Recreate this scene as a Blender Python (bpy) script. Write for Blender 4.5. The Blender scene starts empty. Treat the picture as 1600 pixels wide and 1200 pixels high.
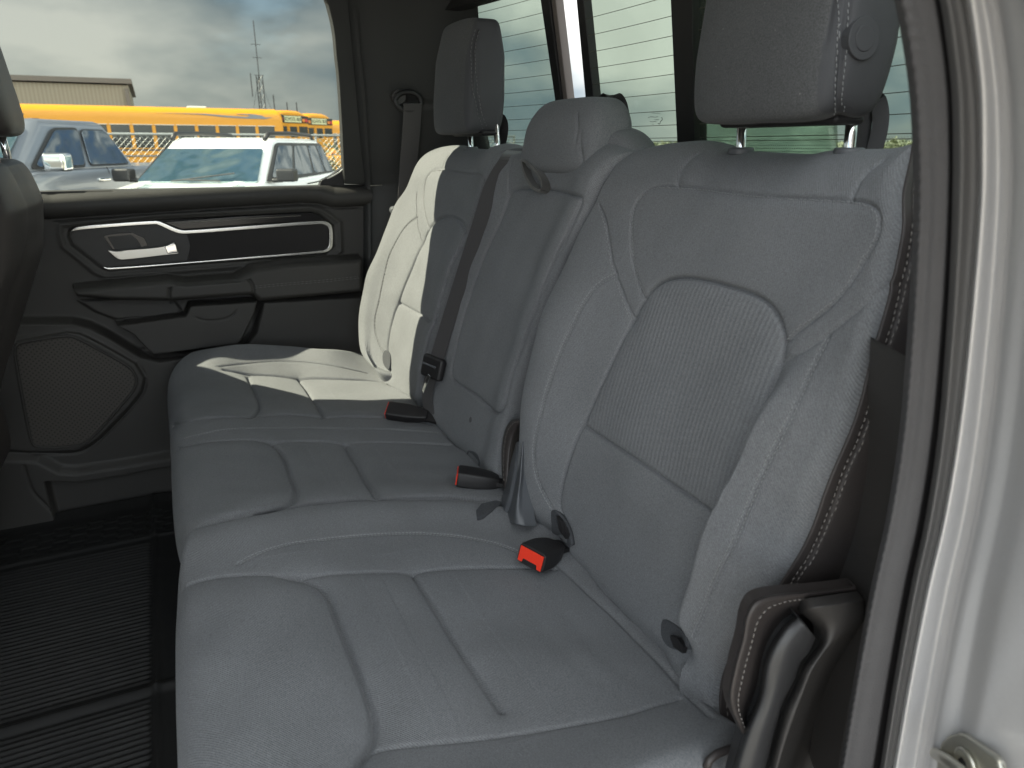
import bpy, math, random
import numpy as np
from mathutils import Vector, Matrix

random.seed(7); RNG = np.random.default_rng(7)
SC = bpy.context.scene
COL = SC.collection

# ------------------------------------------------------------------ camera
# world: X runs across the truck (towards the far door), Y forwards, Z up.
CAM = np.array([0.0, 0.0, 1.5])
FPX = 1110.0                                   # focal length in pixels of the 1600 px wide photo
FW = np.array([0.8539, -0.4121, -0.3177])      # viewing direction
FW /= np.linalg.norm(FW)
RT = np.cross(FW, [0, 0, 1.0]); RT /= np.linalg.norm(RT)
UP = np.cross(RT, FW)
cam_d = bpy.data.cameras.new("camera")
cam_d.sensor_width = 36.0
cam_d.lens = 36.0 * FPX / 1600.0
cam_d.clip_start = 0.02
cam_d.clip_end = 3000.0
cam_d.dof.use_dof = True
cam_d.dof.focus_distance = 1.25
cam_d.dof.aperture_fstop = 8.5
cam = bpy.data.objects.new("camera", cam_d)
cam.matrix_world = Matrix(((RT[0], UP[0], -FW[0], CAM[0]), (RT[1], UP[1], -FW[1], CAM[1]),
                           (RT[2], UP[2], -FW[2], CAM[2]), (0, 0, 0, 1)))
COL.objects.link(cam)
SC.camera = cam

# ------------------------------------------------------------------ light
SUN = np.array([1.0, 2.5, 2.6]); SUN /= np.linalg.norm(SUN)    # direction towards the sun
SUN_EL = math.asin(SUN[2]); SUN_AZ = math.atan2(SUN[0], SUN[1])
world = bpy.data.worlds.new("World"); SC.world = world
world.use_nodes = True
wt = world.node_tree; wt.nodes.clear()
def wn(t, **k):
    n = wt.nodes.new(t)
    for a, b in k.items(): setattr(n, a, b)
    return n
wo = wn('ShaderNodeOutputWorld')
sky = wn('ShaderNodeTexSky', sky_type='NISHITA', sun_disc=False)
sky.sun_elevation = SUN_EL; sky.sun_rotation = SUN_AZ
bg1 = wn('ShaderNodeBackground'); bg1.inputs['Strength'].default_value = 0.06
wt.links.new(sky.outputs[0], bg1.inputs[0])
tc = wn('ShaderNodeTexCoord')
mp = wn('ShaderNodeMapping'); mp.inputs['Scale'].default_value = (1.0, 1.0, 3.2)
wt.links.new(tc.outputs['Generated'], mp.inputs[0])
n1 = wn('ShaderNodeTexNoise'); n1.inputs['Scale'].default_value = 1.9; n1.inputs['Detail'].default_value = 5.0
n1.inputs['Roughness'].default_value = 0.52; n1.inputs['Distortion'].default_value = 0.25
wt.links.new(mp.outputs[0], n1.inputs[0])
r1 = wn('ShaderNodeValToRGB')                       # cloud cover
r1.color_ramp.elements[0].position = 0.33; r1.color_ramp.elements[1].position = 0.50
wt.links.new(n1.outputs[0], r1.inputs[0])
n2 = wn('ShaderNodeTexNoise'); n2.inputs['Scale'].default_value = 2.6; n2.inputs['Detail'].default_value = 5.0
n2.inputs['Roughness'].default_value = 0.5
mp2 = wn('ShaderNodeMapping'); mp2.inputs['Scale'].default_value = (1.0, 1.0, 2.6); mp2.inputs['Location'].default_value = (3.1, 1.95, 0.1)
wt.links.new(tc.outputs['Generated'], mp2.inputs[0]); wt.links.new(mp2.outputs[0], n2.inputs[0])
r2 = wn('ShaderNodeValToRGB')                       # cloud shade
e = r2.color_ramp.elements
e[0].position = 0.36; e[0].color = (0.054, 0.073, 0.090, 1)
e[1].position = 0.62; e[1].color = (0.245, 0.245, 0.235, 1)
m_ = r2.color_ramp.elements.new(0.48); m_.color = (0.124, 0.135, 0.139, 1)
wt.links.new(n2.outputs[0], r2.inputs[0])
# unseen clouds behind the camera are boosted to light the cab; rear ones are brighter than the storm bank beyond the far door
sep = wn('ShaderNodeSeparateXYZ'); wt.links.new(tc.outputs['Generated'], sep.inputs[0])
mr = wn('ShaderNodeMapRange'); mr.inputs['From Min'].default_value = 0.25; mr.inputs['From Max'].default_value = -0.75
mr.inputs['To Min'].default_value = 1.0; mr.inputs['To Max'].default_value = 9.4; mr.interpolation_type = 'SMOOTHSTEP'
wt.links.new(sep.outputs[0], mr.inputs[0])
mr2 = wn('ShaderNodeMapRange'); mr2.inputs['From Min'].default_value = -0.29; mr2.inputs['From Max'].default_value = -0.42
mr2.inputs['To Min'].default_value = 1.0; mr2.inputs['To Max'].default_value = 2.3; mr2.interpolation_type = 'SMOOTHSTEP'
wt.links.new(sep.outputs[1], mr2.inputs[0])
mu0 = wn('ShaderNodeMath', operation='MAXIMUM'); wt.links.new(mr.outputs[0], mu0.inputs[0]); wt.links.new(mr2.outputs[0], mu0.inputs[1])
bg2 = wn('ShaderNodeBackground')
wt.links.new(r2.outputs[0], bg2.inputs[0]); wt.links.new(mu0.outputs[0], bg2.inputs[1])
mx = wn('ShaderNodeMixShader'); mxf = wn('ShaderNodeMath', operation='MULTIPLY'); mxf.inputs[1].default_value = 0.93
wt.links.new(r1.outputs[0], mxf.inputs[0]); wt.links.new(mxf.outputs[0], mx.inputs[0])
wt.links.new(bg1.outputs[0], mx.inputs[1]); wt.links.new(bg2.outputs[0], mx.inputs[2])
wt.links.new(mx.outputs[0], wo.inputs[0])

sun_d = bpy.data.lights.new("sun", 'SUN'); sun_d.energy = 5.0; sun_d.angle = math.radians(0.5)
sun_d.color = (1.0, 0.94, 0.80)
sun = bpy.data.objects.new("sun", sun_d); COL.objects.link(sun)
sun.rotation_euler = Vector(SUN).to_track_quat('Z', 'Y').to_euler()
sun.location = (6, 8, 12)

SC.view_settings.view_transform = 'Standard'; SC.view_settings.look = 'None'
SC.view_settings.exposure = 1.45; SC.view_settings.gamma = 1.0
try: SC.view_settings.use_curve_mapping = False
except Exception: pass
SC.cycles.use_denoising = True
SC.cycles.max_bounces = 10; SC.cycles.transparent_max_bounces = 24; SC.cycles.diffuse_bounces = 6
SC.cycles.sample_clamp_indirect = 6.0

# ------------------------------------------------------------------ helpers: photo pixel + real plane -> point
def ray(u, v):
    return (u - 800.0) * RT + (600.0 - v) * UP + FPX * FW
# seat back plane and cushion plane (points on them are real places in the cab)
B_O = np.array([0, -0.48, 1.5 - 0.57]); B_UP = np.array([0, -0.2389, 0.971]); B_N = np.array([0, 0.971, 0.2389])
C_O = np.array([0, -0.48, 1.5 - 0.57]); C_FW = np.array([0, 0.9982, 0.060]); C_N = np.array([0, -0.060, 0.9982])
XA = np.array([1.0, 0, 0])
def hit(u, v, n, d):
    D = ray(u, v); t = (d - CAM @ n) / (D @ n); return CAM + D * t
def pX(u, v, x): return hit(u, v, XA, x)
def pY(u, v, y): return hit(u, v, np.array([0, 1.0, 0]), y)
def pZ(u, v, z): return hit(u, v, np.array([0, 0, 1.0]), z)
def pB(u, v, w=0.0): return hit(u, v, B_N, B_O @ B_N + w)
def pC(u, v, w=0.0): return hit(u, v, C_N, C_O @ C_N + w)
def bl(a, h, w=0.0): return B_O + XA * a + B_UP * h + B_N * w     # seat-back local -> world
def cl(a, g, w=0.0): return C_O + XA * a + C_FW * g + C_N * w
def project(P):
    Q = P - CAM; z = Q @ FW
    return 800 + FPX * (Q @ RT) / z, 600 - FPX * (Q @ UP) / z

def catmull(pts, n, closed=False, alpha=None):
    """resample a polyline of k-D points to n points, smooth, even arc length"""
    P = np.asarray(pts, float)
    if len(P) < 3:
        t = np.linspace(0, 1, n)[:, None]; return P[0] * (1 - t) + P[-1] * t
    if closed: Q = np.vstack([P[-1], P, P[0], P[1]])
    else: Q = np.vstack([2 * P[0] - P[1], P, 2 * P[-1] - P[-2]])
    out = []
    m = 14
    for i in range(1, len(Q) - 2):
        p0, p1, p2, p3 = Q[i - 1], Q[i], Q[i + 1], Q[i + 2]
        t = np.linspace(0, 1, m, endpoint=False)[:, None]
        d1 = max(np.linalg.norm(p2 - p1), 1e-9)
        # finite-difference tangents scaled to the span (avoids loops)
        a = (p2 - p0) / max(np.linalg.norm(p2 - p1) + np.linalg.norm(p1 - p0), 1e-9) * d1
        b = (p3 - p1) / max(np.linalg.norm(p3 - p2) + np.linalg.norm(p2 - p1), 1e-9) * d1
        out.append((2*t**3 - 3*t**2 + 1) * p1 + (t**3 - 2*t**2 + t) * a + (-2*t**3 + 3*t**2) * p2 + (t**3 - t**2) * b)
    out.append(Q[-2][None] if not closed else Q[1][None])
    C = np.vstack(out)
    L = np.r_[0, np.cumsum(np.linalg.norm(np.diff(C, axis=0), axis=1))]
    s = np.linspace(0, L[-1], n, endpoint=not closed)
    return np.stack([np.interp(s, L, C[:, k]) for k in range(C.shape[1])], 1)

def smooth(x, a, b):
    t = np.clip((x - a) / (b - a), 0, 1); return t * t * (3 - 2 * t)
def bump(x, c, w): return np.exp(-((x - c) / w) ** 2)
def edge_drop(d, r):
    q = 1 - np.clip(d / r, 0, 1); return r * (1 - np.sqrt(np.clip(1 - q * q, 0, 1)))

# ------------------------------------------------------------------ objects
def tag(o, label=None, cat=None, group=None, kind=None):
    if label: o['label'] = label
    if cat: o['category'] = cat
    if group: o['group'] = group
    if kind: o['kind'] = kind
    return o
def empty(name, loc, label=None, cat=None, group=None):
    o = bpy.data.objects.new(name, None); COL.objects.link(o)
    o.location = tuple(loc); o.empty_display_size = 0.1
    return tag(o, label, cat, group)
def link(name, me, mat, parent=None, smooth_=True):
    o = bpy.data.objects.new(name, me); COL.objects.link(o)
    for m in (mat if isinstance(mat, (list, tuple)) else [mat]):
        if m is not None: me.materials.append(m)
    if parent is not None:
        o.parent = parent
        # every mesh here is modelled in world coordinates; only the empties sit elsewhere
        if parent.data is None: o.matrix_parent_inverse = Matrix.Translation(parent.location).inverted()
    if smooth_ and len(me.polygons):
        me.polygons.foreach_set('use_smooth', [True] * len(me.polygons))
    me.update()
    return o
def mesh_np(name, V, F):
    me = bpy.data.meshes.new(name)
    V = np.asarray(V, np.float32); F = np.asarray(F, np.int32)
    me.vertices.add(len(V)); me.vertices.foreach_set('co', V.ravel())
    k = F.shape[1]
    me.loops.add(F.size); me.loops.foreach_set('vertex_index', F.ravel())
    me.polygons.add(len(F)); me.polygons.foreach_set('loop_start', np.arange(0, F.size, k, dtype=np.int32))
    me.polygons.foreach_set('loop_total', np.full(len(F), k, np.int32))
    me.update(calc_edges=True); me.validate()
    return me

class MB:
    """collects boxes, prisms and tubes into ONE mesh"""
    def __init__(s): s.v = []; s.f = []
    def add(s, vs, fs):
        b = len(s.v); s.v += [tuple(map(float, p)) for p in vs]; s.f += [tuple(b + i for i in f) for f in fs]; return s
    def box(s, c, h, R=None):
        c = np.asarray(c, float); pts = []
        for x in (-1, 1):
            for y in (-1, 1):
                for z in (-1, 1):
                    p = np.array([x * h[0], y * h[1], z * h[2]])
                    pts.append(c + (np.asarray(R) @ p if R is not None else p))
        return s.add(pts, [(0, 1, 3, 2), (4, 6, 7, 5), (0, 4, 5, 1), (2, 3, 7, 6), (0, 2, 6, 4), (1, 5, 7, 3)])
    def prism(s, poly, off):
        """poly: list of 3-D points, extruded by vector off"""
        n = len(poly); off = np.asarray(off, float)
        vs = [np.asarray(p, float) for p in poly] + [np.asarray(p, float) + off for p in poly]
        fs = [tuple(range(n))[::-1], tuple(range(n, 2 * n))] + [(i, (i + 1) % n, n + (i + 1) % n, n + i) for i in range(n)]
        return s.add(vs, fs)
    def hexa(s, q, off):
        return s.prism(q, off)
    def tube(s, pts, r, n=8, closed=False, cap=True):
        P = [np.asarray(p, float) for p in pts]; m = len(P)
        rr = r if hasattr(r, '__len__') else [r] * m
        vs = []; ref = None
        for i in range(m):
            a = P[(i - 1) % m] if (i > 0 or closed) else P[i]; b = P[(i + 1) % m] if (i < m - 1 or closed) else P[i]
            t = b - a; t = t / max(np.linalg.norm(t), 1e-12)
            if ref is None:
                ref = np.array([0, 0, 1.0]) if abs(t[2]) < 0.9 else np.array([1.0, 0, 0])
            x = np.cross(t, ref); x /= max(np.linalg.norm(x), 1e-12); y = np.cross(x, t); ref = y
            for k in range(n):
                an = 2 * math.pi * k / n
                vs.append(P[i] + rr[i] * (math.cos(an) * x + math.sin(an) * y))
        fs = []
        for i in range(m if closed else m - 1):
            j = (i + 1) % m
            for k in range(n): fs.append((i*n + k, i*n + (k+1) % n, j*n + (k+1) % n, j*n + k))
        if cap and not closed:
            fs.append(tuple(range(n))[::-1]); fs.append(tuple((m-1)*n + k for k in range(n)))
        return s.add(vs, fs)
    def ribbon(s, pts, side, width, th):
        """flat strap along pts; side = list of unit side vectors"""
        P = np.asarray(pts, float); n = len(P)
        T = np.gradient(P, axis=0); T /= np.linalg.norm(T, axis=1)[:, None]
        S = np.asarray(side, float)
        if S.ndim == 1: S = np.tile(S, (n, 1))
        S = S - (S * T).sum(1)[:, None] * T; S /= np.linalg.norm(S, axis=1)[:, None]
        N = np.cross(T, S)
        w = width if hasattr(width, '__len__') else [width] * n
        vs = []
        for i in range(n):
            for a, b in ((-1, -1), (1, -1), (1, 1), (-1, 1)):
                vs.append(P[i] + S[i] * a * w[i] / 2 + N[i] * b * th / 2)
        fs = [(0, 1, 2, 3), tuple(4*(n-1) + k for k in (3, 2, 1, 0))]
        for i in range(n - 1):
            for k in range(4): fs.append((4*i + k, 4*(i+1) + k, 4*(i+1) + (k+1) % 4, 4*i + (k+1) % 4))
        return s.add(vs, fs)
    def build(s, name, mat, parent=None, smooth_=False, bevel=0, seg=2, sub=0, ang=35):
        me = bpy.data.meshes.new(name); me.from_pydata(s.v, [], s.f); me.validate()
        import bmesh
        bm = bmesh.new(); bm.from_mesh(me); bmesh.ops.recalc_face_normals(bm, faces=bm.faces[:]); bm.to_mesh(me); bm.free()
        o = link(name, me, mat, parent, smooth_)
        if bevel:
            m = o.modifiers.new('bevel', 'BEVEL'); m.width = bevel; m.segments = seg; m.limit_method = 'ANGLE'; m.angle_limit = math.radians(ang)
            me.polygons.foreach_set('use_smooth', [True] * len(me.polygons))
            w = o.modifiers.new('wn', 'WEIGHTED_NORMAL'); w.keep_sharp = False
        if sub:
            m = o.modifiers.new('sub', 'SUBSURF'); m.levels = sub; m.render_levels = sub
            me.polygons.foreach_set('use_smooth', [True] * len(me.polygons))
        return o

# ------------------------------------------------------------------ upholstered / moulded surfaces
class Sheet:
    """a dense grid surface with sewn seams and piping cut into it"""
    def __init__(s, P, wrap=False):
        s.P = np.asarray(P, float); s.wrap = wrap; s.N = s.normals(s.P); s.D = np.zeros(s.P.shape[:2]); s.st = []
        s.orient()
    def normals(s, P):
        if s.wrap:
            du = np.roll(P, -1, 1) - np.roll(P, 1, 1)
        else: du = np.gradient(P, axis=1)
        dv = np.gradient(P, axis=0)
        N = np.cross(du, dv); L = np.linalg.norm(N, axis=2, keepdims=True)
        return N / np.maximum(L, 1e-12)
    def orient(s):
        c = s.P.reshape(-1, 3)
        q = ((CAM - s.P) * s.N).sum(2)
        if not s.wrap:
            s.flip = np.median(q) < 0
        else:
            cen = c.mean(0); s.flip = ((s.P - cen) * s.N).sum() < 0
        if s.flip: s.N = -s.N
    def locate(s, px, n=None):
        """photo pixels -> points on this surface"""
        V = s.P.reshape(-1, 3); NN = s.N.reshape(-1, 3)
        vis = ((CAM - V) * NN).sum(1) > 0
        idx = np.nonzero(vis)[0]
        u, v = project(V[idx])
        out = []
        for (a, b) in px:
            i = idx[np.argmin((u - a) ** 2 + (v - b) ** 2)]
            D = ray(a, b); den = D @ NN[i]
            t = ((V[i] - CAM) @ NN[i]) / den if abs(den) > 1e-6 else 0
            p = CAM + D * t
            if np.linalg.norm(p - V[i]) > 0.02: p = V[i]
            out.append(p)
        return np.array(out)
    def ramp(s, px, height, rise=.03, side=1, v0=None, v1=None, fall=None):
        """raise the surface on one side (in the photo) of a line, fading along the row"""
        line = s.locate(catmull(px, 60)); d = s.dist(line, .4)
        u, v = project(s.P.reshape(-1, 3)); u = u.reshape(d.shape); v = v.reshape(d.shape)
        q = catmull(px, 80); q = q[np.argsort(q[:, 1])]
        lu = np.interp(v, q[:, 1], q[:, 0]); on = (side * (u - lu) > 0)
        h = height * smooth(d, 0, rise) * on
        if fall is not None: h = h * fall
        if v0 is not None: h = h * smooth(v, v0, v1)
        s.P = s.P + s.N * h[..., None]; s.N = s.normals(s.P) * (-1 if s.flip else 1)
    def dist(s, line, reach):
        V = s.P.reshape(-1, 3)
        d = np.full(len(V), 9.0)
        lo = line.min(0) - reach; hi = line.max(0) + reach
        idx = np.nonzero(((V > lo) & (V < hi)).all(1))[0]
        if len(idx) == 0: return d.reshape(s.P.shape[:2])
        W = V[idx]; best = np.full(len(W), 9.0)
        A = line[:-1]; B = line[1:]
        for a, b in zip(A, B):
            ab = b - a; L2 = ab @ ab
            if L2 < 1e-12: continue
            t = np.clip(((W - a) @ ab) / L2, 0, 1)
            best = np.minimum(best, np.linalg.norm(W - a - t[:, None] * ab, axis=1))
        d[idx] = best
        return d.reshape(s.P.shape[:2])
    def seam(s, px, depth=0.004, sig=0.0022, puff=0.004, lam=0.018, stitch=None, closed=False, world_=False, n=None, fade=0):
        if world_: line = catmull(px, n or 60, closed)
        else:
            q = catmull(px, n or max(12, int(sum(math.dist(px[i], px[i+1]) for i in range(len(px)-1)) / 9)), closed)
            line = s.locate(q)
            k = np.array([0.25, 0.5, 0.25])
            if len(line) > 5 and not closed:
                for _ in range(2): line[1:-1] = 0.25 * line[:-2] + 0.5 * line[1:-1] + 0.25 * line[2:]
        if closed: line = np.vstack([line, line[:1]])
        d = s.dist(line, max(lam * 3, sig * 3) if puff else sig * 3)
        s.D += -depth * np.exp(-(d / sig) ** 2) - puff * np.exp(-d / lam)
        if stitch:
            for off in stitch: s.st.append((line, off))
        return line
    def finish(s, name, mat, parent, back=0.0, backdir=None, attr=None, seatuv=None, shrink=0.0):
        Q = s.P + s.N * s.D[..., None]
        n, m = Q.shape[:2]
        V = [Q.reshape(-1, 3)]
        I = np.arange(n * m).reshape(n, m)
        if s.wrap:
            J = np.roll(I, -1, 1); F = np.stack([I[:-1], J[:-1], J[1:], I[1:]], -1).reshape(-1, 4)
        else: F = np.stack([I[:-1, :-1], I[:-1, 1:], I[1:, 1:], I[1:, :-1]], -1).reshape(-1, 4)
        if not s.wrap and back:
            ring = np.r_[I[0, :], I[1:, -1], I[-1, -2::-1], I[-2:0:-1, 0]]
            R0 = Q.reshape(-1, 3)[ring]; bd = np.asarray(backdir, float)
            cen = R0.mean(0)
            prev = ring; off = n * m; k = len(ring)
            for q in (0.12, 0.5, 1.0):
                R = R0 + bd * back * q + (cen - R0) * shrink * q
                V.append(R); cur = off + np.arange(k); off += k
                nx = np.roll(np.arange(k), -1)
                F = np.vstack([F, np.stack([prev, cur, cur[nx], prev[nx]], -1)])
                prev = cur
        V = np.vstack(V)
        if s.flip: F = F[:, ::-1]
        me = mesh_np(name, V, F)
        for nm, val in (attr or {}).items():
            a = me.attributes.new(nm, 'FLOAT', 'POINT'); full = np.zeros(len(V), np.float32); full[:n*m] = np.asarray(val, np.float32).ravel()
            a.data.foreach_set('value', full)
        if seatuv is not None:
            uvl = me.uv_layers.new(name='cloth'); U = np.zeros((len(V), 2), np.float32)
            rel = V - seatuv[0]; U[:, 0] = rel @ seatuv[1]; U[:, 1] = rel @ seatuv[2]
            li = np.zeros(len(me.loops), np.int32); me.loops.foreach_get('vertex_index', li)
            uvl.data.foreach_set('uv', U[li].ravel())
        s.Q = Q; s.QN = s.normals(Q) * (-1 if s.flip else 1)
        return link(name, me, mat, parent)
    def stitches(s, name, mat, parent, pitch=0.0052, length=0.0036, r=0.00055):
        V = s.Q.reshape(-1, 3); NN = s.QN.reshape(-1, 3); mb = MB()
        for line, off in s.st:
            L = np.r_[0, np.cumsum(np.linalg.norm(np.diff(line, axis=0), axis=1))]
            if L[-1] < 0.02: continue
            c = np.arange(0.003, L[-1] - 0.003, pitch)
            if len(c) < 2: continue
            P = np.stack([np.interp(c, L, line[:, k]) for k in range(3)], 1)
            P2 = np.stack([np.interp(np.minimum(c + length, L[-1]), L, line[:, k]) for k in range(3)], 1)
            T = P2 - P; T /= np.maximum(np.linalg.norm(T, axis=1)[:, None], 1e-9)
            lo, hi = line.min(0) - .03, line.max(0) + .03
            idx = np.nonzero(((V > lo) & (V < hi)).all(1))[0]; W = V[idx].astype(np.float32)
            for i in range(len(P)):
                j = idx[np.argmin(((W - P[i]) ** 2).sum(1))]
                sd = np.cross(T[i], NN[j]); q = P[i] + sd * off
                j = idx[np.argmin(((W - q) ** 2).sum(1))]; nrm = NN[j]
                q = q - nrm * ((q - V[j]) @ nrm) + nrm * r * 0.55
                a = q - T[i] * length / 2; b = q + T[i] * length / 2
                mb.tube([a, q + nrm * r * .5, b], [r * .6, r, r * .6], n=5)
        if not mb.v: return None
        return mb.build(name, mat, parent, smooth_=True)

def resamp(curve, n): return catmull(curve, n)

def coons(L, R, Bt, Tp, n, m):
    """L,R: curves bottom->top (k,2); Bt,Tp: curves left->right; result (n,m,2)"""
    l = resamp(L, n); r = resamp(R, n); b = resamp(Bt, m); t = resamp(Tp, m)
    s_ = np.linspace(0, 1, m)[None, :, None]; t_ = np.linspace(0, 1, n)[:, None, None]
    P = (1 - s_) * l[:, None] + s_ * r[:, None] + (1 - t_) * b[None] + t_ * t[None]
    c00, c10, c01, c11 = (b[0] + l[0]) / 2, (b[-1] + r[0]) / 2, (t[0] + l[-1]) / 2, (t[-1] + r[-1]) / 2
    P -= (1 - s_) * (1 - t_) * c00 + s_ * (1 - t_) * c10 + (1 - s_) * t_ * c01 + s_ * t_ * c11
    return P

def pad(plane, L, R, Bt, Tp, wf, n, m, rad=(0.03, 0.03, 0.03, 0.03)):
    """upholstered pad over a real plane. Borders are photo pixels ('p' default) or local (('w',a,b)).
    wf(s,t): height above the plane. rad: edge roundings left,right,bottom,top"""
    O, U, N = (B_O, B_UP, B_N) if plane == 'B' else (C_O, C_FW, C_N)
    pf = pB if plane == 'B' else pC
    rl, rr, rb, rt = rad
    def conv(pts, where):
        out = []
        k = len(pts)
        P2 = np.array([p[-2:] for p in pts], float)
        acc = np.linspace(0, 1, k)
        if all(p[0] != 'w' for p in pts):
            acc = np.r_[0, np.cumsum(np.linalg.norm(np.diff(P2, axis=0), axis=1))]; acc = acc / acc[-1]
        for i, p in enumerate(pts):
            if p[0] == 'w': out.append((p[1], p[2])); continue
            tt = acc[i]
            if where == 'L': w = wf(0.0, tt) - rl * (.2 if plane == 'B' else 1)
            elif where == 'R': w = wf(1.0, tt) - rr
            elif where == 'B': w = wf(tt, 0.0) - rb
            else: w = wf(tt, 1.0) - rt
            q = pf(p[0], p[1], float(w)) - O
            out.append((q[0], q @ U))
        return np.array(out)
    l, r, b, t = conv(L, 'L'), conv(R, 'R'), conv(Bt, 'B'), conv(Tp, 'T')
    G = coons(l, r, b, t, n, m)
    S, T = np.meshgrid(np.linspace(0, 1, m), np.linspace(0, 1, n))
    Wd = np.linalg.norm(G[:, -1] - G[:, 0], axis=1)[:, None]; H = np.linalg.norm(G[-1] - G[0], axis=1)[None]
    w = wf(S, T)
    dr = np.maximum.reduce([edge_drop(S * Wd, rl) , edge_drop((1 - S) * Wd, rr), edge_drop(T * H, rb), edge_drop((1 - T) * H, rt)])
    w = w - dr
    # stuffing is never quite even
    for k in range(14):
        a_, b_ = RNG.normal(size=2) * 38; w = w + .00035 * np.sin(G[..., 0] * a_ + G[..., 1] * b_ + RNG.uniform(0, 6.28))
    P = O + G[..., :1] * XA + G[..., 1:2] * U + w[..., None] * N
    sh = Sheet(P); sh.S = S; sh.T = T; sh.G = G
    return sh

def loft(curves, n, m, closed=False):
    """curves: list of 3-D polylines -> smooth grid (n along each curve, m across)"""
    C = np.stack([catmull(c, n) for c in curves], 1)          # n, k, 3
    out = np.stack([catmull(C[i], m) for i in range(n)], 0)
    return Sheet(out)

def puffbox(c, h, e=(0.45, 0.45), n=90, m=160, warp=None):
    """rounded cushion-like solid. warp(x,y,z in -1..1)->(x,y,z) metres"""
    ph = np.linspace(-math.pi/2 + 1e-3, math.pi/2 - 1e-3, n)[:, None]; th = np.linspace(0, 2*math.pi, m, endpoint=False)[None]
    f = lambda a, p: np.sign(a) * np.abs(a) ** p
    x = f(np.cos(ph), e[0]) * f(np.cos(th), e[1]); y = f(np.cos(ph), e[0]) * f(np.sin(th), e[1]); z = f(np.sin(ph), e[0]) * np.ones_like(th)
    if warp: X, Y, Z = warp(x, y, z)
    else: X, Y, Z = x * h[0], y * h[1], z * h[2]
    P = np.stack([X + c[0], Y + c[1], Z + c[2]], -1)
    return Sheet(P, wrap=True)

def in_poly(x, y, poly):
    inside = np.zeros(x.shape, bool); n = len(poly)
    for i in range(n):
        x1, y1 = poly[i]; x2, y2 = poly[(i + 1) % n]
        if y1 == y2: continue
        c = ((y1 > y) != (y2 > y)) & (x < (x2 - x1) * (y - y1) / (y2 - y1) + x1)
        inside ^= c
    return inside
def sdf(x, y, poly):
    d = np.full(x.shape, 9.0); n = len(poly)
    for i in range(n):
        a = np.array(poly[i]); b = np.array(poly[(i + 1) % n]); ab = b - a; L2 = ab @ ab
        if L2 < 1e-14: continue
        t = np.clip(((x - a[0]) * ab[0] + (y - a[1]) * ab[1]) / L2, 0, 1)
        d = np.minimum(d, np.hypot(x - a[0] - t * ab[0], y - a[1] - t * ab[1]))
    return np.where(in_poly(x, y, poly), d, -d)
# ------------------------------------------------------------------ materials (all procedural)
def mat_base(name):
    m = bpy.data.materials.new(name); m.use_nodes = True
    nt = m.node_tree; b = nt.nodes.get('Principled BSDF')
    return m, nt, b
def nn(nt, t, **k):
    n = nt.nodes.new(t)
    for a, b in k.items():
        if a.startswith('i_'):
            n.inputs[a[2:].replace('_', ' ')].default_value = b
        else: setattr(n, a, b)
    return n
def simple(name, col, rough=0.5, metal=0.0, noise=0.0, nscale=40, bumpd=0.0, bscale=600, coat=0.0, spec=None, var_r=0.0, sheen=0.0, trans=0.0):
    m, nt, b = mat_base(name)
    b.inputs['Base Color'].default_value = (*col, 1); b.inputs['Roughness'].default_value = rough; b.inputs['Metallic'].default_value = metal
    if coat: b.inputs['Coat Weight'].default_value = coat; b.inputs['Coat Roughness'].default_value = 0.05
    if spec is not None: b.inputs['Specular IOR Level'].default_value = spec
    if sheen: b.inputs['Sheen Weight'].default_value = sheen; b.inputs['Sheen Roughness'].default_value = 0.6
    tcn = nn(nt, 'ShaderNodeTexCoord')
    if noise or var_r:
        t = nn(nt, 'ShaderNodeTexNoise'); t.inputs['Scale'].default_value = nscale; t.inputs['Detail'].default_value = 6
        nt.links.new(tcn.outputs['Object'], t.inputs[0])
        if noise:
            mxn = nn(nt, 'ShaderNodeMix', data_type='RGBA')
            mxn.inputs[6].default_value = tuple(c * (1 - noise) for c in col) + (1,)
            mxn.inputs[7].default_value = tuple(min(1, c * (1 + noise)) for c in col) + (1,)
            nt.links.new(t.outputs[0], mxn.inputs[0]); nt.links.new(mxn.outputs[2], b.inputs['Base Color'])
        if var_r:
            mr_ = nn(nt, 'ShaderNodeMapRange'); mr_.inputs['To Min'].default_value = max(0, rough - var_r); mr_.inputs['To Max'].default_value = min(1, rough + var_r)
            nt.links.new(t.outputs[0], mr_.inputs[0]); nt.links.new(mr_.outputs[0], b.inputs['Roughness'])
    if bumpd:
        t2 = nn(nt, 'ShaderNodeTexNoise'); t2.inputs['Scale'].default_value = bscale; t2.inputs['Detail'].default_value = 3
        nt.links.new(tcn.outputs['Object'], t2.inputs[0])
        bp = nn(nt, 'ShaderNodeBump'); bp.inputs['Strength'].default_value = bumpd; bp.inputs['Distance'].default_value = 0.001
        nt.links.new(t2.outputs[0], bp.inputs['Height']); nt.links.new(bp.outputs[0], b.inputs['Normal'])
    return m

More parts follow.
